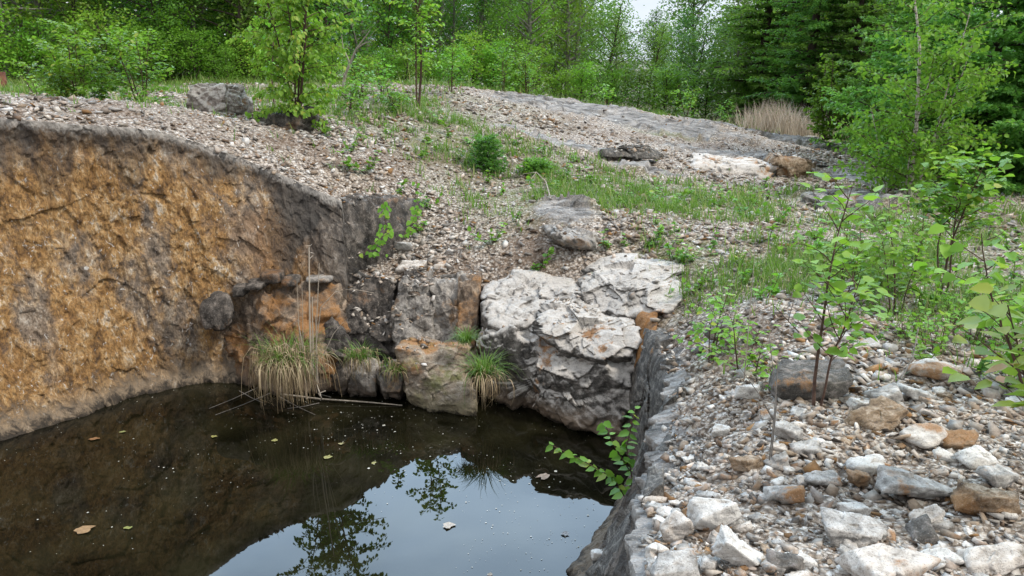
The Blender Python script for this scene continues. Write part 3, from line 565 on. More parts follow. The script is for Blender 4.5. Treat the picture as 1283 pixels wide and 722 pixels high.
# ------------------------------------------------------------------ loose stones one could count
proto = []
for i in range(10):
    rs = np.random.RandomState(300 + i); pts = stone_pts(rs, 1, rs.uniform(.55,.85), rs.uniform(.22,.45))
    V, F, c = rock_geo(pts + 9, sub=4 if i < 6 else 3, k=130, amp=(.02,.045,.02), fr=.5, seed=70+i); V = V + c - 9
    proto.append((V, F))
pm = {}
cols = ['white','pale','grey','rust','dark']; names = {'white':'pale white','pale':'cream and tan','grey':'mid grey','rust':'rust brown','dark':'dark grey'}
rs = np.random.RandomState(5); cnt = 0
while cnt < 250:
    px, py = rs.uniform(770, 1283), rs.uniform(450, 735)
    if cnt > 215: px, py = rs.uniform(795, 870), rs.uniform(440, 722)
    elif cnt > 150: px, py = rs.uniform(440, 1283), rs.uniform(255, 480)
    if rs.rand() > .4 + .6 * (py > 480): continue
    g = G(px, py); th, r = pol(g)
    if r < rim_r(th)[0] + (.12 if cnt <= 215 else .0): continue
    if mask(g[:1], g[1:2], SLABS)[0] > .3: continue
    c = cols[rs.choice(5, p=[.30,.27,.23,.13,.07])]; k = rs.randint(10)
    if (k, c) not in pm: pm[(k, c)] = npmesh('loose_stone', proto[k][0], proto[k][1], None, False, [MS[c]])
    sz = rs.lognormal(-2.82, .42); sz = min(sz, .15)
    if py < 480: sz *= .95
    o = link('loose_stone', pm[(k, c)], None, g + np.array([0, 0, .08*sz])); o.scale = (sz, sz*rs.uniform(.8,1.1), sz*rs.uniform(.8,1.2)); o.rotation_euler = (rs.uniform(-.4,.4), rs.uniform(-.4,.4), rs.uniform(0,6.28))
    tag(o, names[c] + ' broken stone lying loose in the rubble', 'stone', names[c] + ' stones scattered in the rubble'); cnt += 1
# ------------------------------------------------------------------ gravel
N = 125000; rs = np.random.RandomState(11)
rad = np.exp(rs.uniform(math.log(1.35), math.log(21), N)); an = rs.uniform(R(-39), R(41), N); x = rad*np.sin(an); y = rad*np.cos(an)
th = np.arctan2(y - C0[1], x - C0[0]); r = np.hypot(x - C0[0], y - C0[1]); keep = (r > rim_r(th) + np.where((y < 5.3) & (x > 0), .01, -.05)) & (y > .9)
sl = mask(x, y, SLABS); gr = mask(x, y, GREENS); pat = fbm(np.c_[x, y, 0*x]*.8, 3, 77)
keep &= rs.rand(N) > sstep(.0, .45, sl) * .93 + .45 * sstep(.2, .8, gr)
keep &= rs.rand(N) > .62 * sstep(.05, .5, pat)
# grit and chips spilling over the pond edge
x, y, rad, pat = x[keep], y[keep], rad[keep], pat[keep]; z = ground(x, y)
# chips that have rolled on to the flat tops of the bedrock, found by dropping them from above
from mathutils.bvhtree import BVHTree
bpy.context.view_layer.update()
tv_, tp_, o_ = [], [], 0
for ob in scene.objects:
    if ob.type == 'MESH' and (ob.name.startswith('bedrock') or ob.name.startswith('outcrop')):
        v = np.empty(len(ob.data.vertices)*3); ob.data.vertices.foreach_get('co', v); v = v.reshape(-1, 3) + np.array(ob.location); f = np.empty(len(ob.data.polygons)*3, int); ob.data.polygons.foreach_get('vertices', f)
        tv_.append(v); tp_.append(f.reshape(-1, 3) + o_); o_ += len(v)
bv = BVHTree.FromPolygons(np.concatenate(tv_).tolist(), np.concatenate(tp_).tolist())
ex = []
for (x0, x1, y0, y1, m_) in ((-3.4, 2.2, 5.4, 8.4, 26000), (.2, 1.5, 1.9, 5.4, 9000), (-1, 8, 9, 14, 9000)):
    qx, qy = rs.uniform(x0, x1, m_), rs.uniform(y0, y1, m_); nn = fbm(np.c_[qx, qy, 0*qx]*2.2, 3, 55); gg = ground(qx, qy)
    for a_, b_, c_, g_ in zip(qx, qy, nn, gg):
        h = bv.ray_cast(Vector((a_, b_, 4)), Vector((0, 0, -1)))
        if h[0] is not None and h[1].z > (.86 if a_ > -.05 else .72) and h[0].z > .12 and h[0].z > g_ - .35 and (c_ > .12 + .5*(a_ > 0.1 and b_ > 5.4 and b_ < 8) + .05*(b_ < 5.4) or rs.rand() < .04): ex.append((a_, b_, h[0].z))
ex = np.array(ex); x = np.r_[x, ex[:,0]]; y = np.r_[y, ex[:,1]]; z = np.r_[z, ex[:,2]]; rad = np.r_[rad, np.hypot(ex[:,0], ex[:,1])*.8]; pat = np.r_[pat, np.zeros(len(ex))]; N = len(x)
protos = []
for i in range(14):
    q = stone_pts(np.random.RandomState(500+i), 1, rs.uniform(.55,.9), rs.uniform(.14,.40)); q = q[np.random.RandomState(i).permutation(len(q))[:7]]
    b = bmesh.new(); [b.verts.new(tuple(p)) for p in q]; h = bmesh.ops.convex_hull(b, input=b.verts[:]); bmesh.ops.delete(b, geom=[g for g in h['geom_interior'] if isinstance(g, bmesh.types.BMVert)], context='VERTS')
    bmesh.ops.triangulate(b, faces=b.faces[:]); b.verts.index_update(); protos.append((np.array([v.co[:] for v in b.verts]), np.array([[v.index for v in f.verts] for f in b.faces]))); b.free()
size = np.clip(.0122 * rad ** .62 * np.exp(rs.normal(0, .5, N) + .35 * fbm(np.c_[x, y, 0*x]*1.1, 2, 78)), .007, .12)
pal = np.array([(.64,.60,.55),(.56,.50,.43),(.48,.40,.33),(.38,.29,.21),(.30,.16,.06),(.30,.28,.255),(.09,.075,.062),(.56,.47,.40),(.72,.69,.65),(.20,.135,.09)])
pr = np.array([.15,.16,.15,.12,.06,.10,.05,.11,.05,.05])
ci = rs.choice(len(pal), N, p=pr/pr.sum()); colr = pal[ci] * np.exp(rs.normal(.06, .2, N))[:, None] * (1 - .28 * sstep(0, .8, pat))[:, None]
Vs, Fs, Cs, n = [], [], [], 0; pi_ = rs.randint(14, size=N)
for k, (pv, pf) in enumerate(protos):
    m = np.where(pi_ == k)[0]; M = len(m)
    a, b_, c_ = rs.uniform(0, 6.28, M), rs.normal(0, .35, M), rs.normal(0, .35, M)
    ca, sa, cb, sb, cc, sc_ = np.cos(a), np.sin(a), np.cos(b_), np.sin(b_), np.cos(c_), np.sin(c_)
    v = pv[None] * size[m][:, None, None]
    v = np.stack([v[...,0], v[...,1]*cb[:,None] - v[...,2]*sb[:,None], v[...,1]*sb[:,None] + v[...,2]*cb[:,None]], -1)
    v = np.stack([v[...,0]*cc[:,None] + v[...,2]*sc_[:,None], v[...,1], -v[...,0]*sc_[:,None] + v[...,2]*cc[:,None]], -1)
    v = np.stack([v[...,0]*ca[:,None] - v[...,1]*sa[:,None], v[...,0]*sa[:,None] + v[...,1]*ca[:,None], v[...,2]], -1)
    v += np.stack([x[m], y[m], z[m] + size[m]*.10], -1)[:, None]
    Vs.append(v.reshape(-1, 3)); Fs.append((pf[None] + (np.arange(M)*len(pv))[:, None, None] + n).reshape(-1, 3)); Cs.append(np.repeat(colr[m], len(pv), axis=0)); n += M*len(pv)
gv = link('gravel', npmesh('gravel', np.concatenate(Vs), np.concatenate(Fs), {'col': np.concatenate(Cs)}, False, [M_gravel]))
tag(gv, 'angular white, tan and rust quartz gravel covering the slope', 'gravel', kind='stuff')
# ------------------------------------------------------------------ foliage materials
ML_fresh = mat_leaf('fresh_leaf', (.11,.28,.025), (.23,.45,.05), .45, (.35,.42,.06))
ML_birch = mat_leaf('birch_leaf', (.08,.20,.02), (.19,.37,.04), .45)
ML_wood = mat_leaf('wood_leaf', (.06,.16,.018), (.16,.31,.038), .45, None, .3)
ML_shade = mat_leaf('shade_leaf', (.036,.115,.02), (.095,.205,.036), .42, None, .25)  # darker copy of the wood leaf; shade inside the wood put into colour
ML_larch = mat_leaf('larch_needle', (.10,.25,.05), (.20,.40,.09), .5, None, .1)
ML_spruce = mat_leaf('spruce_needle', (.07,.18,.04), (.15,.30,.065), .48, None, .15)
ML_yellow = mat_leaf('poplar_leaf', (.16,.27,.04), (.36,.40,.07), .45, (.55,.28,.16), .05)
MG_grass = mat_leaf('grass_blade', (.06,.13,.018), (.17,.25,.05), .35, (.38,.32,.17), .05)
MG_dry = mat_leaf('dry_grass', (.30,.22,.12), (.58,.46,.30), .2, (.15,.16,.05), .05)
MG_reed = mat_leaf('dry_reed', (.34,.28,.21), (.62,.54,.43), .2, None, .05)
MB_dark = mat_plain('dark_bark', (.028,.020,.016), (.085,.062,.048), 20, .9, (3,3,.6))
MB_twig = mat_plain('twig_bark', (.05,.028,.02), (.12,.07,.05), 30, .8)
MB_grey = mat_plain('grey_bark', (.10,.09,.08), (.26,.235,.21), 20, .9, (3,3,.6))
MB_dead = mat_plain('dead_wood', (.20,.165,.13), (.42,.37,.31), 20, .9, (3,3,.6))
MB_birch = mat_birch()
def rdir(rs, n):
    v = rs.normal(size=(n, 3)); return v / np.linalg.norm(v, axis=1)[:, None]
def curve(rs, a, d, L, n=7, wob=.08, up=0.0):
    """a polyline of length L from a along d"""
    p = [np.array(a, float)]; d = np.array(d, float); d /= np.linalg.norm(d)
    for k in range(n):
        d = d + rs.normal(size=3) * wob + np.array([0, 0, up / n]); d /= np.linalg.norm(d); p.append(p[-1] + d * L / n)
    return np.array(p)
def plen(p, t):
    f = t * (len(p) - 1); i = min(int(f), len(p) - 2); return p[i] * (1 - f + i) + p[i+1] * (f - i)
def broad(seed, H, Rc, z0, n_br, per, ls, sig=.28, shape=1.0, tpl=LEAF4):
    """wood (trunk and limbs) and foliage of a broadleaved tree, base at origin"""
    rs = np.random.RandomState(seed); T = MB(); L = MB(); tr = curve(rs, (0,0,-.2), (0,0,1), H * .95, 12, .05, .1); T.tube(tr, .012*H + .02, .012, 7)
    ps, ds, us = [], [], []
    for k in range(n_br):
        t = z0 + (1 - z0) * ((k + rs.rand()) / n_br); a = plen(tr, min(t, .99)); az = k * 2.4 + rs.normal() * .4
        env = math.sin(math.pi * min(1, max(0, (t - z0) / (1 - z0) * .86 + .14))) ** shape
        l = Rc * env * rs.uniform(.7, 1.2) + .25; up = .35 + .8 * t
        b = curve(rs, a, (math.cos(az), math.sin(az), up), l, 6, .13, .0); T.tube(b, .006*H * (1.15 - t) + .006, .004, 4)
        nc = max(2, int(per * l))
        for j in range(nc):
            c = plen(b, rs.uniform(.25, 1.0)) + rs.normal(size=3) * .14 * l; m = rs.randint(14, 30)
            q = c + rs.normal(size=(m, 3)) * sig * np.array([1, 1, .55]) * rs.uniform(.6, 1.3)
            ps.append(q); v = rdir(rs, m); v[:, 2] = v[:, 2] * .5 - .25; ds.append(v); us.append(rdir(rs, m) * .7 + np.array([0, 0, 1]))
    P = np.concatenate(ps); leaves(L, P, np.concatenate(ds), np.concatenate(us), ls * rs.uniform(.7, 1.3, len(P)), tpl, rs.rand(len(P)) * .75 + .25 * rs.rand()); return T, L
def conifer(seed, H, Rb, z0, n_wh, dens, ls, droop=-.15, wisp=.5, tw=.018):
    rs = np.random.RandomState(seed); T = MB(); L = MB(); tr = curve(rs, (0,0,-.2), (0,0,1), H, 12, .02, .1); T.tube(tr, tw*H, .01, 8)
    ps, ds, us = [], [], []
    for k in range(n_wh):
        t = z0 + (1 - z0) * (k + .3 * rs.rand()) / n_wh; a = plen(tr, min(t, .99)); nb = rs.randint(4, 7); a0 = rs.rand() * 6.28
        for j in range(nb):
            az = a0 + j * 6.28 / nb + rs.normal() * .2; l = Rb * (1 - t) ** .8 * rs.uniform(.7, 1.15) + .12
            d = np.array([math.cos(az), math.sin(az), droop + .35 * t]); b = curve(rs, a, d, l, 7, .05, .12); T.tube(b, .006*H*(1.1 - t) + .003, .003, 4)
            side = np.cross(d, (0,0,1)); side /= np.linalg.norm(side)
            nt_ = max(4, int(l / .12))
            for q in range(nt_):
                u = (q + .5) / nt_; c = plen(b, u * .95 + .05); sl_ = wisp * (l * .45) * (1 - u) ** .6 + .06
                for sgn in (-1, 1):
                    tv_ = side * sgn + d * .6 + rs.normal(size=3) * .2; tv_ /= np.linalg.norm(tv_); m = max(3, int(dens * sl_)); w_ = rs.rand(m)[:, None]
                    pp = c + tv_ * sl_ * w_ + np.array([0, 0, -.12]) * sl_ * w_ ** 2
                    ps.append(pp); vv = tv_ + rdir(rs, m) * .8; ds.append(vv); us.append(rdir(rs, m) * .6 + np.array([0, 0, 1]))
    P = np.concatenate(ps); leaves(L, P, np.concatenate(ds), np.concatenate(us), ls * rs.uniform(.7, 1.3, len(P)), NEED if ls < .05 else LEAF4, rs.rand(len(P))); return T, L
def plant(name, T, L, mt, ml, loc, label, cat, group=None, rz=0, sc=1, part=('trunk', 'crown')):
    e = empty(name, loc, label, cat, group); e.rotation_euler = (0, 0, rz); e.scale = (sc, sc, sc)
    if T is not None and T.n: link(part[0], T.mesh(part[0], [mt], True), e)
    if L is not None and L.n: link(part[1], L.mesh(part[1], [ml]), e)
    return e
# ------------------------------------------------------------------ the wood round the clearing
PR = {}
def protos_for(kind, i):
    if (kind, i) in PR: return PR[(kind, i)]
    if kind == 'birch': T, L = broad(900+i, 7.5, 1.5, .04, 44, 4.2, .105, .24); r = (T.mesh('trunk', [MB_grey], True), L.mesh('crown', [ML_wood]))
    if kind == 'poplar': T, L = broad(910+i, 9.0, 1.35, .05, 48, 4.4, .11, .26, .7); r = (T.mesh('trunk', [MB_grey], True), L.mesh('crown', [ML_wood]))
    if kind == 'alder': T, L = broad(920+i, 4.2, 1.3, .04, 34, 5, .09, .22); r = (T.mesh('trunk', [MB_dark], True), L.mesh('crown', [ML_wood]))
    if kind == 'dim': T, L = broad(930+i, 9.5, 2.2, .04, 52, 3.4, .17, .36); r = (T.mesh('trunk', [MB_dark], True), L.mesh('crown', [ML_shade]))
    if kind == 'spruce': T, L = conifer(940+i, 10.0, 2.2, .03, 34, 60, .085); r = (T.mesh('trunk', [MB_dark], True), L.mesh('crown', [ML_spruce]))
    if kind == 'shrub': T, L = broad(950+i, 1.7, .8, .05, 22, 7, .075, .16); r = (T.mesh('trunk', [MB_dark], True), L.mesh('crown', [ML_birch if i % 2 else ML_fresh]))
    PR[(kind, i)] = r; return r
NM = {'birch': ('birch_tree', 'slim green birch standing in the wood beyond the clearing'), 'poplar': ('poplar_tree', 'tall narrow green poplar in the wood beyond the clearing'), 'alder': ('alder_tree', 'low bushy mid green alder at the edge of the wood'),
      'dim': ('forest_tree', 'tree deep in the wood with shade put into its dark leaf colour'), 'spruce': ('spruce_tree', 'dark pointed spruce among the green broadleaved trees'), 'shrub': ('shrub', 'small leafy shrub at the foot of the wood')}
GRP = {'birch': 'birches in the wood', 'poplar': 'poplars in the wood', 'alder': 'alders at the edge of the wood', 'dim': 'shade toned trees deep in the wood', 'spruce': 'spruces in the wood', 'shrub': 'shrubs at the foot of the wood'}
def put(kind, i, px, Y, sc, rz, zs=1.0):
    a, b = protos_for(kind, i); X = (px - 641.5) / FPX * (Y * cp + 0) ; g = float(ground(X, Y)[0])
    nm, lb = NM[kind]; e = empty(nm, (X, Y, g), lb, 'shrub' if kind == 'shrub' else 'tree', GRP[kind]); e.rotation_euler = (0, 0, rz); e.scale = (sc, sc, sc*zs)
    link('trunk', a, e); link('crown', b, e); return e
rs = np.random.RandomState(21)
def edgeY(px): return float(np.interp(px, [-200, 100, 400, 480, 600, 850, 1000, 1150, 1500], [20, 19.5, 20, 24, 27, 27, 25, 21, 17]))
GAPS = [(438, 14), (572, 12), (822, 24), (772, 8), (902, 16), (1222, 34)]
def ingap(px, w=0): return any(abs(px - g) < r + w for g, r in GAPS)
px = -140
while px < 1420:     # edge row
    k = rs.choice(['birch','alder','poplar','alder'], p=[.3,.3,.2,.2]) if px > 430 else rs.choice(['birch','alder','dim','poplar'], p=[.25,.2,.35,.2]); sc = rs.uniform(.62, .95) if k != 'alder' else rs.uniform(.8, 1.25)
    if k == 'dim': sc *= .8
    if ingap(px): sc *= .72
    put(k, rs.randint(3), px, edgeY(px) + rs.uniform(0, 2.5), sc, rs.uniform(0, 6.28)); px += rs.uniform(34, 58)
px = -160
while px < 1450:     # second row
    k = rs.choice(['birch','poplar','dim','spruce'], p=[.38,.38,.19,.05])
    if not ingap(px, 6): put(k, rs.randint(3 if k in ('birch','poplar') else 2), px, edgeY(px) + rs.uniform(4, 7.5), rs.uniform(.75, 1.1), rs.uniform(0, 6.28))
    px += rs.uniform(34, 54)
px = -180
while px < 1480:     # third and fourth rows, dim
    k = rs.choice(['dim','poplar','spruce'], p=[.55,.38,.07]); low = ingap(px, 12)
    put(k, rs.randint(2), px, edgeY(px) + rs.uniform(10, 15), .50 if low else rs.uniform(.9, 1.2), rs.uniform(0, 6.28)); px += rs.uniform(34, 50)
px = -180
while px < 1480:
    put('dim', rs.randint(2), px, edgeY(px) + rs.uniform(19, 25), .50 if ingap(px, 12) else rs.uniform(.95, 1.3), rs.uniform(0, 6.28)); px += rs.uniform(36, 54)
for px in np.arange(-60, 1300, 27):
    put('shrub', rs.randint(4), px + rs.uniform(-9, 9), edgeY(px) - rs.uniform(.3, 2.2) + (0 if 430 < px < 850 else 1.0), rs.uniform(.45, 1.15), rs.uniform(0, 6.28))
for (px, Y, sc) in [(955, 25, 1.0), (1015, 22, .9), (1075, 21, .8)]: put('spruce', rs.randint(2), px, Y, sc, rs.uniform(0, 6.28))
# ------------------------------------------------------------------ saplings
def sapling(name, base, label, H, seed, lean=(0,0), nst=1, nb=12, bl=.35, leaf=.07, per=9, ml=None, mt=None, z0=.2, r0=.012, droop=.35, up=.5, group=None, cat='sapling', wob=.05, shape=.6, tpl=LEAF7, spread=.5, clus=.02):
    rs = np.random.RandomState(seed); T = MB(); L = MB(); ps, ds, us = [], [], []
    for s in range(nst):
        az = rs.rand() * 6.28; spr = spread if nst > 1 else 0
        h = H * (1 if s == 0 else rs.uniform(.6, 1)); st = curve(rs, (rs.normal() * .02 * (nst > 1), rs.normal() * .02 * (nst > 1), -.05), (lean[0] + spr * math.cos(az) * rs.rand(), lean[1] + spr * math.sin(az) * rs.rand(), 1), h + .05, 12, wob, .25)
        T.tube(st, r0 * (1 if s == 0 else .7), r0 * .2, 6)
        for k in range(nb):
            t = z0 + (.98 - z0) * (k + rs.rand() * .6) / nb; a = plen(st, t); a2 = k * 2.4 + rs.normal() * .5
            env = (math.sin(math.pi * ((t - z0) / (1.02 - z0) * .8 + .18))) ** shape; l = bl * env * rs.uniform(.6, 1.15)
            b = curve(rs, a, (math.cos(a2), math.sin(a2), up + .5 * rs.rand()), l, 6, .10, -droop * .6); T.tube(b, r0 * .32, r0 * .1, 4)
            m = max(3, int(per * l / .3)); u = np.linspace(.2, 1, m)
            for j, q in enumerate(u):
                c = plen(b, q); dv = plen(b, min(1, q + .05)) - plen(b, q - .1); dv /= np.linalg.norm(dv) + 1e-6; sd_ = np.cross(dv, (0,0,1)); sd_ /= np.linalg.norm(sd_) + 1e-6
                v = dv * .6 + sd_ * (1 if j % 2 else -1) * .9 + rs.normal(size=3) * .25 + np.array([0, 0, -droop]); ps.append(c + rs.normal(size=3) * clus); ds.append(v); us.append(np.array([0, 0, 1]) + rs.normal(size=3) * .35)
    P = np.array(ps); leaves(L, P, np.array(ds), np.array(us), leaf * rs.uniform(.6, 1.2, len(P)), tpl)
    return plant(name, T, L, mt or MB_twig, ml or ML_fresh, base, label, cat, group, 0, 1, ('stem', 'foliage'))
# upper slope
sapling('young_birch', Q(105, 147, 9.6), 'round light green bush of several stems at the rim of the orange face', 1.15, 1, (0,0), 6, 13, .55, .062, 26, z0=.10, spread=.9)
sapling('young_birch', Q(180, 149, 9.3), 'looser light green sapling beside the round bush', 1.15, 2, (.02,0), 4, 12, .46, .062, 18, z0=.06, spread=.55)
sapling('young_birch', Q(55, 138, 10.5), 'low sprouting green bush at the far end of the rim', .5, 3, (0,0), 3, 8, .22, .05, 9, z0=.1)
sapling('birch_sapling', Q(372, 163, 9.2), 'tall birch sapling with hanging bright leaves in front of the low dark boulder', 2.6, 4, (.02,0), 4, 34, .58, .06, 24, ml=ML_fresh, z0=.06, r0=.02, droop=1.1, up=.3, shape=.4, spread=.14)
sapling('birch_sapling', Q(525, 131, 12.2), 'slender upright birch sapling on the crest of the slope', 2.9, 5, (0,0), 2, 30, .50, .075, 16, ml=ML_fresh, z0=.16, r0=.022, droop=.5, shape=.5, spread=.12)
sapling('birch_sapling', Q(345, 150, 10.5), 'slim birch sapling behind the tall hanging one', 1.9, 6, (-.05,0), 1, 18, .4, .06, 14, z0=.3, r0=.014, droop=.9)
for i, (px, py, Y, h, lb) in enumerate([(455,128,12.5,.7,'leafy sapling beneath the leaning dead branch'),(565,112,15,.9,'bushy sapling to the side of the slender crest birch'),(632,118,19,1.2,'pale green sapling near the crest'),(500,150,11.5,.55,'short sapling in the weedy slope'),(438,140,11,.45,'ankle high sapling among weeds behind the vine'),(660,118,20,1.1,'sapling at the far end of the bare knoll'),(760,128,19.5,.45,'little bush growing on the knoll crest'),(860,150,21,1.0,'broad low sapling at the foot of the wood beyond the knoll'),(480,118,14,.6,'small bush on the slope crest by the dead branch'),(905,160,21,.7,'round low bush beside the pale dry reeds')]):
    sapling('sapling', Q(px, py, Y), lb, h, 20+i, (0,0), 3, 9, .32*h/.8+.08, .07, 12, z0=.1)
sapling('young_aspen', Q(1032, 176, 17.5), 'dense young aspen with a pointed top standing beside the dry reeds', 1.85, 40, (0,0), 4, 20, .55, .085, 22, ml=ML_birch, z0=.03, r0=.02, spread=.5, shape=.8)
# big birch and larch by the outcrop
def near_birch():
    rs = np.random.RandomState(61); T = MB(); T2 = MB(); L = MB(); ps, ds, us = [], [], []
    for s, (dx, h, r) in enumerate([(-.05, 3.6, .035), (.08, 3.0, .018), (-.2, 2.2, .016), (.18, 2.4, .016), (-.4, 1.6, .014)]):
        st = curve(rs, (dx*.3, rs.normal()*.1, -.1), (dx*.55 - (.06 if s == 0 else 0), rs.normal()*.08, 1), h, 14, .035, .1); T.tube(st, r, r*.25, 8)
        nb = 34 if s == 0 else 22
        for k in range(nb):
            t = .12 + .87 * (k + rs.rand()) / nb; a = plen(st, t); a2 = k*2.4 + rs.normal()*.4; l = (1.15 * (1 - t) ** .6 + .22) * rs.uniform(.6, 1.1)
            b = curve(rs, a, (math.cos(a2), math.sin(a2), .35 + .4*rs.rand()), l, 7, .1, -.35); T2.tube(b, .007, .002, 4)
            m = int(70 * l)
            for j in range(m):
                q = rs.uniform(.15, 1); c = plen(b, q) + rs.normal(size=3) * np.array([.07,.07,.05]); ps.append(c); ds.append(rdir(rs, 1)[0] * .8 + np.array([0,0,-.5])); us.append(np.array([0,0,1]) + rs.normal(size=3) * .5)
    P = np.array(ps); leaves(L, P, np.array(ds), np.array(us), .062 * rs.uniform(.6, 1.25, len(P)), LEAF7)
    e = empty('birch_tree', Q(1140, 268, 10.4), 'leafy young birch with a white mottled trunk overhanging the low grey hump', 'tree')
    link('trunk', T.mesh('trunk', [MB_birch], True), e); link('branches', T2.mesh('branches', [MB_twig], True), e); link('crown', L.mesh('crown', [ML_birch]), e)
near_birch()
def larch(loc, lab, seed, H, Rb, z0):
    T, L = conifer(seed, H, Rb, z0, 26, 90, .07, -.05, .62, .011); plant('larch_tree', T, L, MB_dark, ML_larch, loc, lab, 'tree')
larch(Q(1215, 232, 13.2), 'big feathery larch with a dark bare upper trunk behind the white trunked birch', 71, 7.0, 2.9, .02)
larch(Q(1330, 250, 11.5), 'feathery larch reaching in beside the big larch at the side of the clearing', 72, 6.0, 2.5, .02)
larch(Q(1120, 205, 16.5), 'smaller larch standing behind the white trunked birch', 73, 5.5, 1.9, .02)
# little conifers on the slope
T, L = conifer(81, .62, .22, .02, 12, 420, .026, .25, .5, .012); plant('spruce_seedling', T, L, MB_dark, ML_spruce, G(612, 214), 'knee high spiky spruce seedling in the weedy slope', 'seedling')
T, L = conifer(82, .30, .22, .02, 8, 500, .026, .5, .5, .012); plant('spruce_seedling', T, L, MB_dark, ML_larch, G(670, 216), 'squat bright green spruce seedling beside the bent white twig', 'seedling')
# saplings round the near slope
def sap(px, py, *a, **k): return sapling(a[0], G(px, py), *a[1:], **k)
sap(1024, 511, 'alder_sapling', 'tall thin sapling with a dark curved stem in front of the large dark grey boulder', 1.13, 91, (-.05, 0), 2, 13, .34, .072, 10, ml=ML_birch, z0=.38, r0=.010, droop=.25, up=.7, wob=.05)
sap(893, 452, 'birch_sapling', 'fresh green sapling growing between the dark shards and the white ledge', .52, 92, (-.06,0), 3, 12, .20, .046, 13, z0=.05, r0=.007, droop=.5)
sap(935, 470, 'birch_sapling', 'small fresh green sapling above the upright rounded white stone', .42, 93, (.1,0), 3, 10, .18, .042, 12, z0=.05, r0=.006, droop=.2)
sap(975, 492, 'willow_shoot', 'low yellow green shoot at the foot of the grey dead stem', .16, 94, (.1,0), 2, 5, .10, .036, 7, z0=.1, r0=.004)
sap(1120, 395, 'alder_sapling', 'leafy sapling behind the curved stem, pale leaves held flat', .85, 95, (-.03,0), 3, 11, .34, .062, 11, ml=ML_birch, z0=.2, r0=.007)
sap(1050, 378, 'alder_sapling', 'thin dark stemmed sapling standing in the weedy rubble', .72, 96, (0,0), 2, 11, .30, .06, 10, ml=ML_birch, z0=.3, r0=.007)
sap(1178, 372, 'hazel_sapling', 'bright leafy sapling on a bare stem in front of the white trunked birch', 1.05, 97, (0,0), 3, 13, .36, .072, 16, ml=ML_fresh, z0=.55, r0=.011, droop=.3, spread=.2)
sap(1145, 350, 'hazel_sapling', 'small leafy sapling beside the bright one on a bare stem', .7, 98, (0,0), 1, 9, .28, .06, 10, ml=ML_fresh, z0=.45, r0=.008)
sap(1318, 640, 'poplar_sapling', 'poplar sapling with big yellow green and pinkish leaves near the camera side', 1.25, 99, (-.08,0), 3, 13, .32, .085, 9, ml=ML_yellow, z0=.42, r0=.010, droop=.45, spread=.25)
sap(1290, 500, 'poplar_sapling', 'poplar sapling with large dull green heart shaped leaves at the slope edge', 1.0, 100, (-.10,0), 3, 11, .34, .078, 12, ml=ML_birch, z0=.3, r0=.010, droop=.6)
for i, (px, py, h, lb) in enumerate([(1170,440,.26,'low weedy shrub behind the long pale block'),(1215,432,.30,'spreading weedy shrub with many thin stems'),(1255,440,.34,'leafy shrub under the poplar saplings'),(1190,410,.22,'short yellow green weed cluster in the rubble'),(1140,425,.16,'tiny yellow green shrub at the edge of the weeds'),(1268,485,.16,'low broad leaved weed beside the white stone'),(1232,400,.28,'upright weedy shrub behind the spreading one'),(1275,400,.35,'tangled shrub below the yellow poplar leaves'),(1090,392,.16,'small weed clump behind the tall thin sapling'),(1040,345,.18,'weed clump among the grass of the mid slope')]):
    sap(px, py, 'weed_shrub', lb, h, 120+i, (0,0), 5, 6, .16, .036, 9, ml=ML_fresh if i % 2 else ML_birch, z0=.1, r0=.004, spread=.9, cat='shrub')
# the shoot over the water and the vine on the corner
b0 = Q(790, 636, 4.28)
T = MB(); L = MB(); rs = np.random.RandomState(140); ps, ds, us = [], [], []
for pts, m in (([b0, Q(792,600,4.3), Q(785,560,4.35), Q(796,512,4.4)], 30), ([b0, Q(770,600,4.2), Q(735,580,4.15), Q(688,556,4.1)], 26), ([Q(789,590,4.3), Q(770,560,4.3), Q(757,528,4.3)], 14)):
    pts = np.array(pts); T.tube(pts, .005, .002, 5)
    for j in range(m):
        q = j / (m - 1); c = plen(pts, q*.85 + .15); s_g = 1 if j % 2 else -1
        ps.append(c); ds.append(np.array([s_g*.8, rs.normal()*.4, -.35]) + rs.normal(size=3)*.25 + (plen(pts, 1) - pts[0]) * .3); us.append(np.array([0,-.3,1]) + rs.normal(size=3)*.3)
leaves(L, np.array(ps), np.array(ds), np.array(us), .072 * rs.uniform(.6, 1.2, len(ps)), LEAF7)
e = empty('willow_shoot', b0, 'bright green leafy shoot leaning out over the pond from the long slab', 'sapling')
for nm, M_, mt in (('stem', T, MB_twig), ('foliage', L, ML_fresh)):
    M_.V = [v - b0 for v in M_.V]; link(nm, M_.mesh(nm, [mt]), e)
T = MB(); L = MB(); ps, ds, us = [], [], []; v0 = Q(478, 322, 6.9)
for pts, m in (([Q(522,226,8.2), Q(524,262,7.75), Q(512,290,7.5), Q(480,320,7.3)], 34), ([Q(480,252,7.45), Q(484,285,7.35), Q(468,318,7.2)], 40), ([Q(455,318,7.1), Q(475,300,7.2), Q(490,290,7.25)], 16)):
    pts = np.array(pts); T.tube(pts, .004, .002, 4)
    for j in range(m):
        c = plen(pts, rs.rand()) + rs.normal(size=3)*.03; ps.append(c); ds.append(np.array([rs.normal(), -.5, -.7])); us.append(np.array([0,-1,.6]) + rs.normal(size=3)*.3)
leaves(L, np.array(ps), np.array(ds), np.array(us), .058 * rs.uniform(.6, 1.2, len(ps)), LEAF7)
e = empty('vine', v0, 'green vine trailing down the dark corner of the orange face', 'vine')
for nm, M_, mt in (('stem', T, MB_twig), ('foliage', L, ML_fresh)):
    M_.V = [v - v0 for v in M_.V]; link(nm, M_.mesh(nm, [mt]), e)
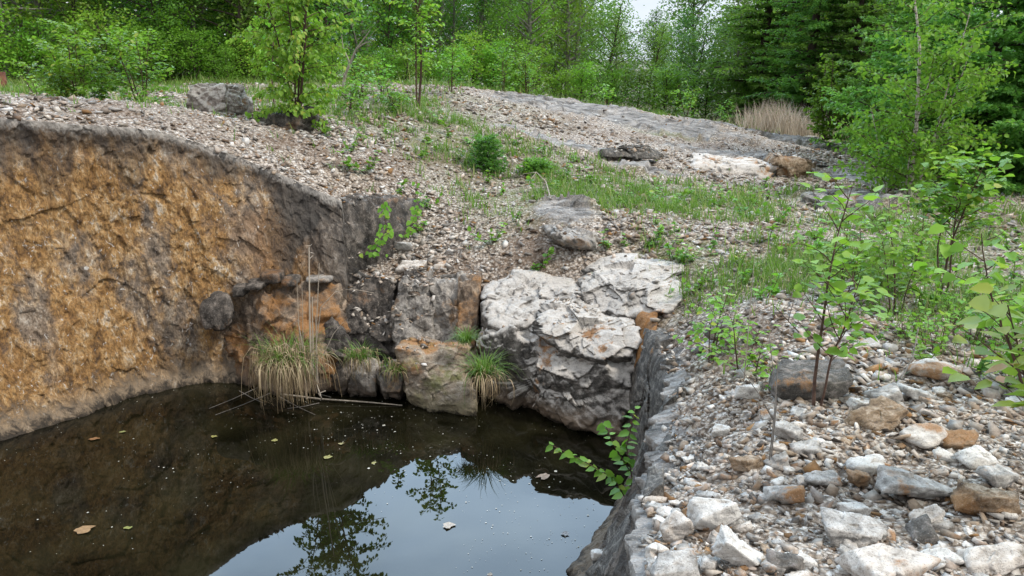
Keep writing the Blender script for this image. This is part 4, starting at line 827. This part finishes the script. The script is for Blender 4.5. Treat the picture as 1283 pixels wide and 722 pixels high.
# ------------------------------------------------------------------ grass
def blade(mb, P, H, Wd, rs, lean=.35, az=None, seg=4, droop=1.0, rnd=None):
    """curved tapering blades; P (n,3), H (n)"""
    n = len(P); az = rs.uniform(0, 6.28, n) if az is None else az; d = np.c_[np.cos(az), np.sin(az), np.zeros(n)]; sd_ = np.c_[-np.sin(az), np.cos(az), np.zeros(n)]; ln = np.abs(rs.normal(lean, lean*.4, n))
    rows = []
    for k in range(seg + 1):
        t = k / seg; up = t * np.cos(ln * t * droop * 1.2); out = t * np.sin(ln * (0.3 + t * droop)); c = P + H[:, None] * (d * out[:, None] + np.array([0,0,1.]) * up[:, None]); w = Wd * (1 - t ** 1.5) * .5 + .0003
        rows.append(c - sd_ * np.reshape(w, (-1, 1))); rows.append(c + sd_ * np.reshape(w, (-1, 1)))
    V = np.stack(rows, 1); m = 2 * (seg + 1); F = []
    for k in range(seg): F.append([2*k, 2*k+1, 2*k+3, 2*k+2])
    F = (np.array(F)[None] + (np.arange(n) * m)[:, None, None]).reshape(-1, 4); mb.add(V.reshape(-1, 3), F, np.repeat(rs.rand(n) if rnd is None else rnd, m))
def tuft(name, px, py, Y, lab, ng, nd, hg, hd, rad, seed, zb=None, droop_dry=1.8):
    rs = np.random.RandomState(seed); c = Q(px, py, Y); e = empty(name, c, lab, 'grass clump')
    if ng:
        mb = MB(); P = np.c_[rs.normal(0, rad*.45, ng), rs.normal(0, rad*.35, ng), rs.uniform(-.02, .02, ng)]; az = np.arctan2(P[:,1], P[:,0]) + rs.normal(0, .8, ng)
        blade(mb, P, hg * rs.uniform(.5, 1.15, ng), .007, rs, .75, az, 5, 1.3, rs.rand(ng)*.85); link('green_blades', mb.mesh('green_blades', [MG_grass]), e)
    if nd:
        mb = MB(); P = np.c_[rs.normal(0, rad*.5, nd), rs.normal(-rad*.3, rad*.3, nd), rs.uniform(-.04, .0, nd)]; az = np.where(rs.rand(nd) < .6, -1.57 + rs.normal(0, .8, nd), rs.uniform(0, 6.28, nd))
        blade(mb, P, hd * rs.uniform(.5, 1.1, nd), .006, rs, 1.15, az, 6, droop_dry, rs.rand(nd)*.84); link('dry_blades', mb.mesh('dry_blades', [MG_dry]), e)
    return e
def hang(e, n, L_, rad, seed, dz=.1):
    """old leaves hanging from the crown of a tussock"""
    rs = np.random.RandomState(seed); mb = MB()
    for k in range(n):
        a = rs.normal(-1.57, 1.1); p = np.array([rs.normal()*rad*.5, rs.normal()*rad*.2, dz*rs.rand()]); l = L_ * rs.uniform(.25, 1.15); sp_ = rs.uniform(.35, 1.1); d = np.array([math.cos(a)*.6*sp_, math.sin(a)*.5*sp_, 0])
        pts = [p, p + d*l*.25 + [0,0,.07*l], p + d*l*.5 + [0,0,-.12*l], p + d*l*.62 + [0,0,-.5*l], p + d*l*.7 + [0,0,-.95*l]]; mb.tube(np.array(pts), .0045, .0015, 3, rs.rand()*.84)
    link('hanging_straw', mb.mesh('hanging_straw', [MG_dry]), e)
e = tuft('grass_tussock', 362, 452, 6.15, 'large tussock of green grass and hanging dry straw at the foot of the orange face', 240, 260, .33, .34, .20, 150)
hang(e, 300, .40, .24, 151, .14)
c = Q(385, 470, 6.1); e2 = empty('reed_clump', c, 'tall pale dead reed stalks rising from the dry grass tussock', 'reeds'); mb = MB()
for pl, r in (([(390,468),(388,400),(387,308)], .011), ([(398,480),(396,420),(400,330)], .006), ([(378,470),(374,400),(372,350)], .004), ([(380,460),(379,380),(378,345)], .0035), ([(392,470),(392,430),(391,372)], .009), ([(384,500),(380,440),(373,400)], .009), ([(395,440),(402,385),(420,366),(440,362),(468,367)], .004), ([(405,445),(418,418),(430,404)], .004), ([(396,478),(397,440),(395,395)], .005)):
    mb.tube(np.array([Q(x, y, 6.1) for x, y in pl]) - c, r, r*.45, 5, rs.rand()*.5 + .3)
for k in range(7):
    p = Q(388 + rs.normal()*2, 312 + rs.uniform(-8, 14), 6.1) - c; mb.tube(np.array([p, p + rs.normal(size=3)*.02 + [0,0,.02]]), .003, .001, 3, .8)
link('stalks', mb.mesh('stalks', [MG_reed]), e2)
e = tuft('grass_tussock', 452, 448, 6.3, 'small green grass tuft with straw between the waterline stones', 130, 50, .17, .18, .11, 152); hang(e, 45, .2, .14, 153)
e = tuft('grass_tussock', 495, 462, 6.2, 'thin straw coloured grass tuft beside the tan boulder', 90, 30, .12, .14, .10, 154); hang(e, 26, .18, .12, 155)
e = tuft('grass_tussock', 607, 470, 5.95, 'long bladed green grass tuft growing between the tan boulder and the white ledge', 190, 70, .28, .24, .10, 156); hang(e, 30, .22, .12, 157)
e = tuft('grass_tussock', 583, 428, 6.2, 'short grass tuft at the foot of the rust edged block', 150, 10, .15, .12, .06, 158)
# pale dry reeds far off beside the young aspen
rs = np.random.RandomState(160); mb = MB(); n = 1500; P = np.c_[rs.normal(0, .62, n), rs.normal(0, .4, n), np.full(n, -.1)]
blade(mb, P, rs.uniform(.3, 1.1, n) * (1 - .35*np.clip(np.abs(P[:,0])/1.2, 0, 1)), .016, rs, .32, None, 3, 1, rs.rand(n)*.8); c = Q(968, 178, 19.5); c[2] = float(ground(c[0], c[1])[0]); mb_o = empty('reed_bed', c, 'stand of pale dry reeds between the knoll and the young aspen', 'reeds'); link('stalks', mb.mesh('stalks', [MG_reed]), mb_o)
# grass and weeds among the rubble
rs = np.random.RandomState(170); X, Y = [], []
N = 85000; rad = np.exp(rs.uniform(math.log(4.2), math.log(24), N)); an = rs.uniform(R(-38), R(40), N); x = rad*np.sin(an); y = rad*np.cos(an)
th = np.arctan2(y - C0[1], x - C0[0]); r = np.hypot(x - C0[0], y - C0[1]); gm = mask(x, y, GREENS); gm = np.where(y > 17.5, np.maximum(gm, .9), gm); nz = fbm(np.c_[x, y, 0*x]*1.3, 3, 91); nz2 = fbm(np.c_[x, y, 0*x]*4.5, 2, 92)
keep = (r > rim_r(th) + .25) & (rs.rand(N) < np.clip(gm * 1.1, 0, 1) * sstep(-.3, .5, nz + .6*nz2) + .012) & (mask(x, y, SLABS) < .3); keep &= ~((y > 12) & (x > -1) & (y < 17.2) & (x < 6.5) & (gm < .9))
x, y, rad = x[keep], y[keep], rad[keep]; P = np.c_[x, y, ground(x, y)]
P = np.repeat(P, 3, axis=0) + rs.normal(0, .018, (len(P)*3, 3)) * np.array([1,1,0]); n = len(P); rd = np.repeat(rad, 3)
mb = MB(); blade(mb, P, rs.lognormal(-2.45, .42, n) * (1 + .02*rd), .0035 + .0008*rd, rs, .45, None, 3, 1.1)
tag(link('grass', mb.mesh('grass', [MG_grass])), 'thin green grass growing in patches through the rubble', 'grass', kind='stuff')
# seedlings, individually
sprout = []
for i in range(5):
    rs = np.random.RandomState(180+i); T = MB(); L = MB(); ps, ds, us = [], [], []
    for s in range(rs.randint(2, 5)):
        st = curve(rs, (rs.normal()*.01, rs.normal()*.01, -.02), (rs.normal()*.4, rs.normal()*.4, 1), rs.uniform(.07, .20), 5, .1); T.tube(st, .0025, .001, 4)
        for j in range(rs.randint(6, 13)):
            ps.append(plen(st, rs.uniform(.2, 1))); v = rdir(rs, 1)[0]; v[2] = abs(v[2])*.3; ds.append(v); us.append(np.array([0,0,1]) + rs.normal(size=3)*.3)
    leaves(L, np.array(ps), np.array(ds), np.array(us), .036 * rs.uniform(.6, 1.3, len(ps)), LEAF7); sprout.append((T.mesh('stem', [MB_twig]), L.mesh('foliage', [ML_fresh if i % 2 else ML_birch])))
rs = np.random.RandomState(190); n = 0
spots = [(540,262),(520,290),(575,200),(530,200),(440,190),(460,215),(500,245),(1230,470),(1160,455),(1100,430),(823,285),(850,262),(790,250),(700,240)]
while n < 150:
    if n < len(spots): px, py = spots[n]
    else: px, py = rs.uniform(380, 1283), rs.uniform(150, 400) if rs.rand() < .9 else rs.uniform(400, 600)
    g = G(px, py); th, r = pol(g)
    if n >= len(spots) and (r < rim_r(th) + .3 or (g[1] > 14) or mask(g[:1], g[1:2], GREENS)[0] < rs.rand()*.9 - .08 or mask(g[:1], g[1:2], SLABS)[0] > .2): continue
    k = rs.randint(5); e = empty('seedling', g, 'tiny green seedling sprouting through the rubble', 'seedling', 'seedlings sprouting through the rubble'); s = rs.uniform(.7, 1.5) * (1 + .02*g[1]); e.scale = (s, s, s); e.rotation_euler = (0, 0, rs.uniform(0, 6.28)); link('stem', sprout[k][0], e); link('foliage', sprout[k][1], e); n += 1
# ------------------------------------------------------------------ dead wood
def stick(name, pls, lab, cat='branch', mat=None, k=6):
    o = pls[0][0][0]; o = np.array(o); mb = MB()
    for pts, a, b in pls: mb.tube(np.array(pts) - o, a, b, k)
    ob = link(name, mb.mesh(name, [mat or MB_dead], True), None, o); return tag(ob, lab, cat)
g = Q(428, 128, 12); stick('dead_branch', [([g, Q(432,95,12), Q(446,62,11.9), Q(464,38,11.8)], .03, .008), ([Q(438,78,12), Q(430,60,12), Q(428,44,12)], .01, .004), ([Q(446,62,12), Q(455,55,12), Q(470,50,12)], .008, .003)], 'bare grey dead branch leaning on the crest beside the slender birch')
stick('dead_twig', [([G(690,252)+[0,0,.02], Q(684,228,9.0), Q(672,216,9.1), Q(656,218,9.1), G(648,232)+[0,0,.02]], .008, .003), ([Q(672,216,9.1), Q(664,226,9), Q(660,246,8.8)], .005, .002)], 'bent white dead twig on the slope beside the squat seedling')
stick('dead_twig', [([G(700,224)+[0,0,.04], G(740,223)+[0,0,.05], G(790,226)+[0,0,.03]], .007, .003)], 'long thin dead twig lying across the weedy slope')
g = G(963, 585); stick('dry_stalk', [([g, g+[0,0,.25], g+[-.01,0,.5]], .0035, .002), ([g+[.012,.01,0], g+[.004,0,.3], g+[-.06,0,.62]], .003, .0015), ([g+[0,0,.22], g+[-.07,.02,.34], g+[-.16,.03,.46]], .003, .0015)], 'thin grey dead stem standing in the rubble above the flat brown slab', mat=MB_grey)
g = G(932, 480); stick('dry_stalk', [([g, g+[-.005,0,.45], g+[-.012,0,.95]], .0035, .001)], 'hair thin tall grey dry stalk behind the fresh green saplings', mat=MB_dead)
g = G(985, 425); stick('dead_twig', [([g+[.1,0,.02], g+[0,0,.12], g+[-.10,0,.22]], .005, .002), ([g+[0,0,.12], g+[.02,0,.26]], .003, .001), ([g+[-.05,0,.17], g+[-.15,0,.18]], .003, .001)], 'dark bare twig beside the dark shards', mat=MB_dark)
g = G(1140, 470); stick('dead_twig', [([g+[-.1,-.1,.02], g+[0,0,.10], g+[.06,.1,.24]], .005, .002), ([g, g+[.12,0,.06]], .004, .002)], 'short bent twig poking up by the long pale block', mat=MB_grey)
def W(px, py, z=.004): return QZ(px, py, z)
stick('driftwood', [([W(352,494), W(400,500,.03), W(460,504,.02), W(504,508)], .010, .005)], 'long straight pale stick floating beside the straw tussock', 'stick')
for i, (a, b) in enumerate([((322,486),(262,512)),((340,492),(270,520)),((300,490),(330,505)),((400,505),(360,512)),((350,497),(395,520)),((415,498),(390,489))]):
    o = stick('driftwood', [([W(*a, .006), W((a[0]+b[0])/2, (a[1]+b[1])/2 + 1, .012), W(*b, .004)], .004, .002)], 'thin floating straw in the water beside the tussock', 'stick', MG_dry if False else MB_grey); o['group'] = 'straws floating by the tussock'
mbx = MB()
o0 = Q(400, 492, 6.1); mbx.tube(np.array([Q(397,482,6.1), Q(403,500,6.05), Q(399,493,6.0), Q(408,490,6.05)]) - o0, .006, .006, 5); tag(link('folded_leaf', mbx.mesh('folded_leaf', [MB_dead]), None, o0), 'small pale folded dead leaf on the straw at the waterline', 'leaf')
# weathered boards and a rusty drum at the far end of the bench
for i, (px, py, Y, l, rz) in enumerate([(30, 121, 14.5, 1.3, .05), (66, 123, 14.2, .9, -.1), (110, 124, 14.0, .7, .1)]):
    V, F, c = rock_geo([np.array([a*l*.5, b*.06, e*.03]) + 5 for a in (-1,1) for b in (-1,1) for e in (-1,1)], sub=4, k=40, amp=(.004,.004,.002), seed=i)
    o = link('board', npmesh('board', V, F, None, False, [MB_grey]), None, Q(px, py, Y)); o.rotation_euler = (0, 0, rz); tag(o, ['long weathered grey board lying at the far end of the rubble bench', 'short grey board lying beside the long board', 'smallest grey board lying behind the round light green bush'][i], 'board')
mb = MB(); cc = np.array([[0,0,-.05],[0,0,.10],[0,0,.105],[0,0,.28],[0,0,.285],[0,0,.42],[0,0,.42],[0,0,.36]]); rad_ = [.24,.24,.25,.25,.24,.24,.21,.20]; an = np.arange(24)*2*math.pi/24
V = np.concatenate([np.c_[r_*np.cos(an), r_*np.sin(an), np.full(24, c_[2])] for c_, r_ in zip(cc, rad_)]); F = gridF(24, len(rad_)); V = V.reshape(len(rad_), 24, 3).transpose(1, 0, 2).reshape(-1, 3); mb.add(V, F); lid = 0
c = Q(-8, 122, 13.5); ob = link('rusty_drum', mb.mesh('rusty_drum', [mat_plain('rust', (.06,.022,.012), (.16,.06,.03), 8, .9)]), None, c); tag(ob, 'rusty brown steel drum cut off short at the far end of the bench', 'drum')
# ------------------------------------------------------------------ what floats on the pond
rs = np.random.RandomState(200)
FL = [(105,664,22,(.42,.27,.14),'large tan dead leaf floating alone on the dark water'),(118,550,11,(.34,.18,.08),'small reddish dead leaf floating near the orange face'),(161,661,9,(.30,.32,.10),'small greenish leaf floating beside the large tan dead leaf'),(268,547,9,(.38,.36,.12),'small yellow leaf floating in the middle of the dark water'),(344,552,9,(.40,.38,.14),'little yellow leaf floating below the straw tussock'),(410,573,13,(.38,.36,.14),'pair of pale yellow leaves floating together'),(154,541,7,(.34,.36,.14),'tiny pale leaf floating near the orange face'),(562,659,19,(.55,.50,.44),'pale ragged leaf floating on the reflected sky'),(682,597,20,(.38,.30,.24),'brown leaf scrap floating below the leaning shoot'),(708,669,12,(.42,.42,.42),'pale grey scrap floating on the reflected sky near the slab'),(468,580,8,(.4,.38,.16),'small yellow leaf floating beside the dark reflection edge'),(428,556,9,(.42,.38,.2),'small tan leaf floating below the long straight stick'),(614,720,9,(.4,.36,.3),'small pale leaf floating at the near side of the reflected sky')]
for i, (px, py, w, c, lb) in enumerate(FL):
    p = QZ(px, py, .006); s = .8 * w * np.linalg.norm(p - [0,0,3]) / FPX; m = 13; a = np.linspace(0, 2*math.pi, m+1)[:-1]; rr2 = s * .5 * (1 + .35*rs.normal(size=m)*.6)
    V = np.c_[rr2*np.cos(a), rr2*.75*np.sin(a), .008*rs.rand(m)*s/.1]; V = np.r_[V, [[0,0,0]]]; j = np.arange(m); o = link('floating_leaf', npmesh('floating_leaf', V, np.c_[j, (j+1)%m, np.full(m, m)], None, False, [mat_plain('floating_leaf_%d' % i, tuple(.45*k for k in c), tuple(.75*k for k in c), 40, .7)]), None, p); o.rotation_euler = (0, 0, rs.rand()*.6); tag(o, lb, 'leaf')
n = 2200; a = rs.uniform(0, 6.28, n); q = np.sqrt(rs.rand(n)); rw2 = water_r(a) * q * .985; x = C0[0] + rw2*np.cos(a); y = C0[1] + rw2*np.sin(a); s = rs.lognormal(-6.0, .5, n)
cl = fbm(np.c_[x, y, 0*x]*1.2, 3, 5); k_ = rs.rand(n) < sstep(-.6, .5, cl); x, y, s = x[k_], y[k_], s[k_]; n = len(x); an = rs.rand(n)*6.28
V = np.stack([np.c_[x + s*np.cos(an + b), y + s*np.sin(an + b), np.full(n, .004)] for b in (0, 1.2, 2.6, 4.1, 5.3)], 1).reshape(-1, 3)
tag(link('pollen', npmesh('pollen', V, np.arange(n*5).reshape(-1, 5), None, False, [mat_plain('pollen', (.30,.29,.24), (.55,.54,.50), 3, .8)])), 'pale pollen specks and seeds floating on the pond', 'pollen', kind='stuff')
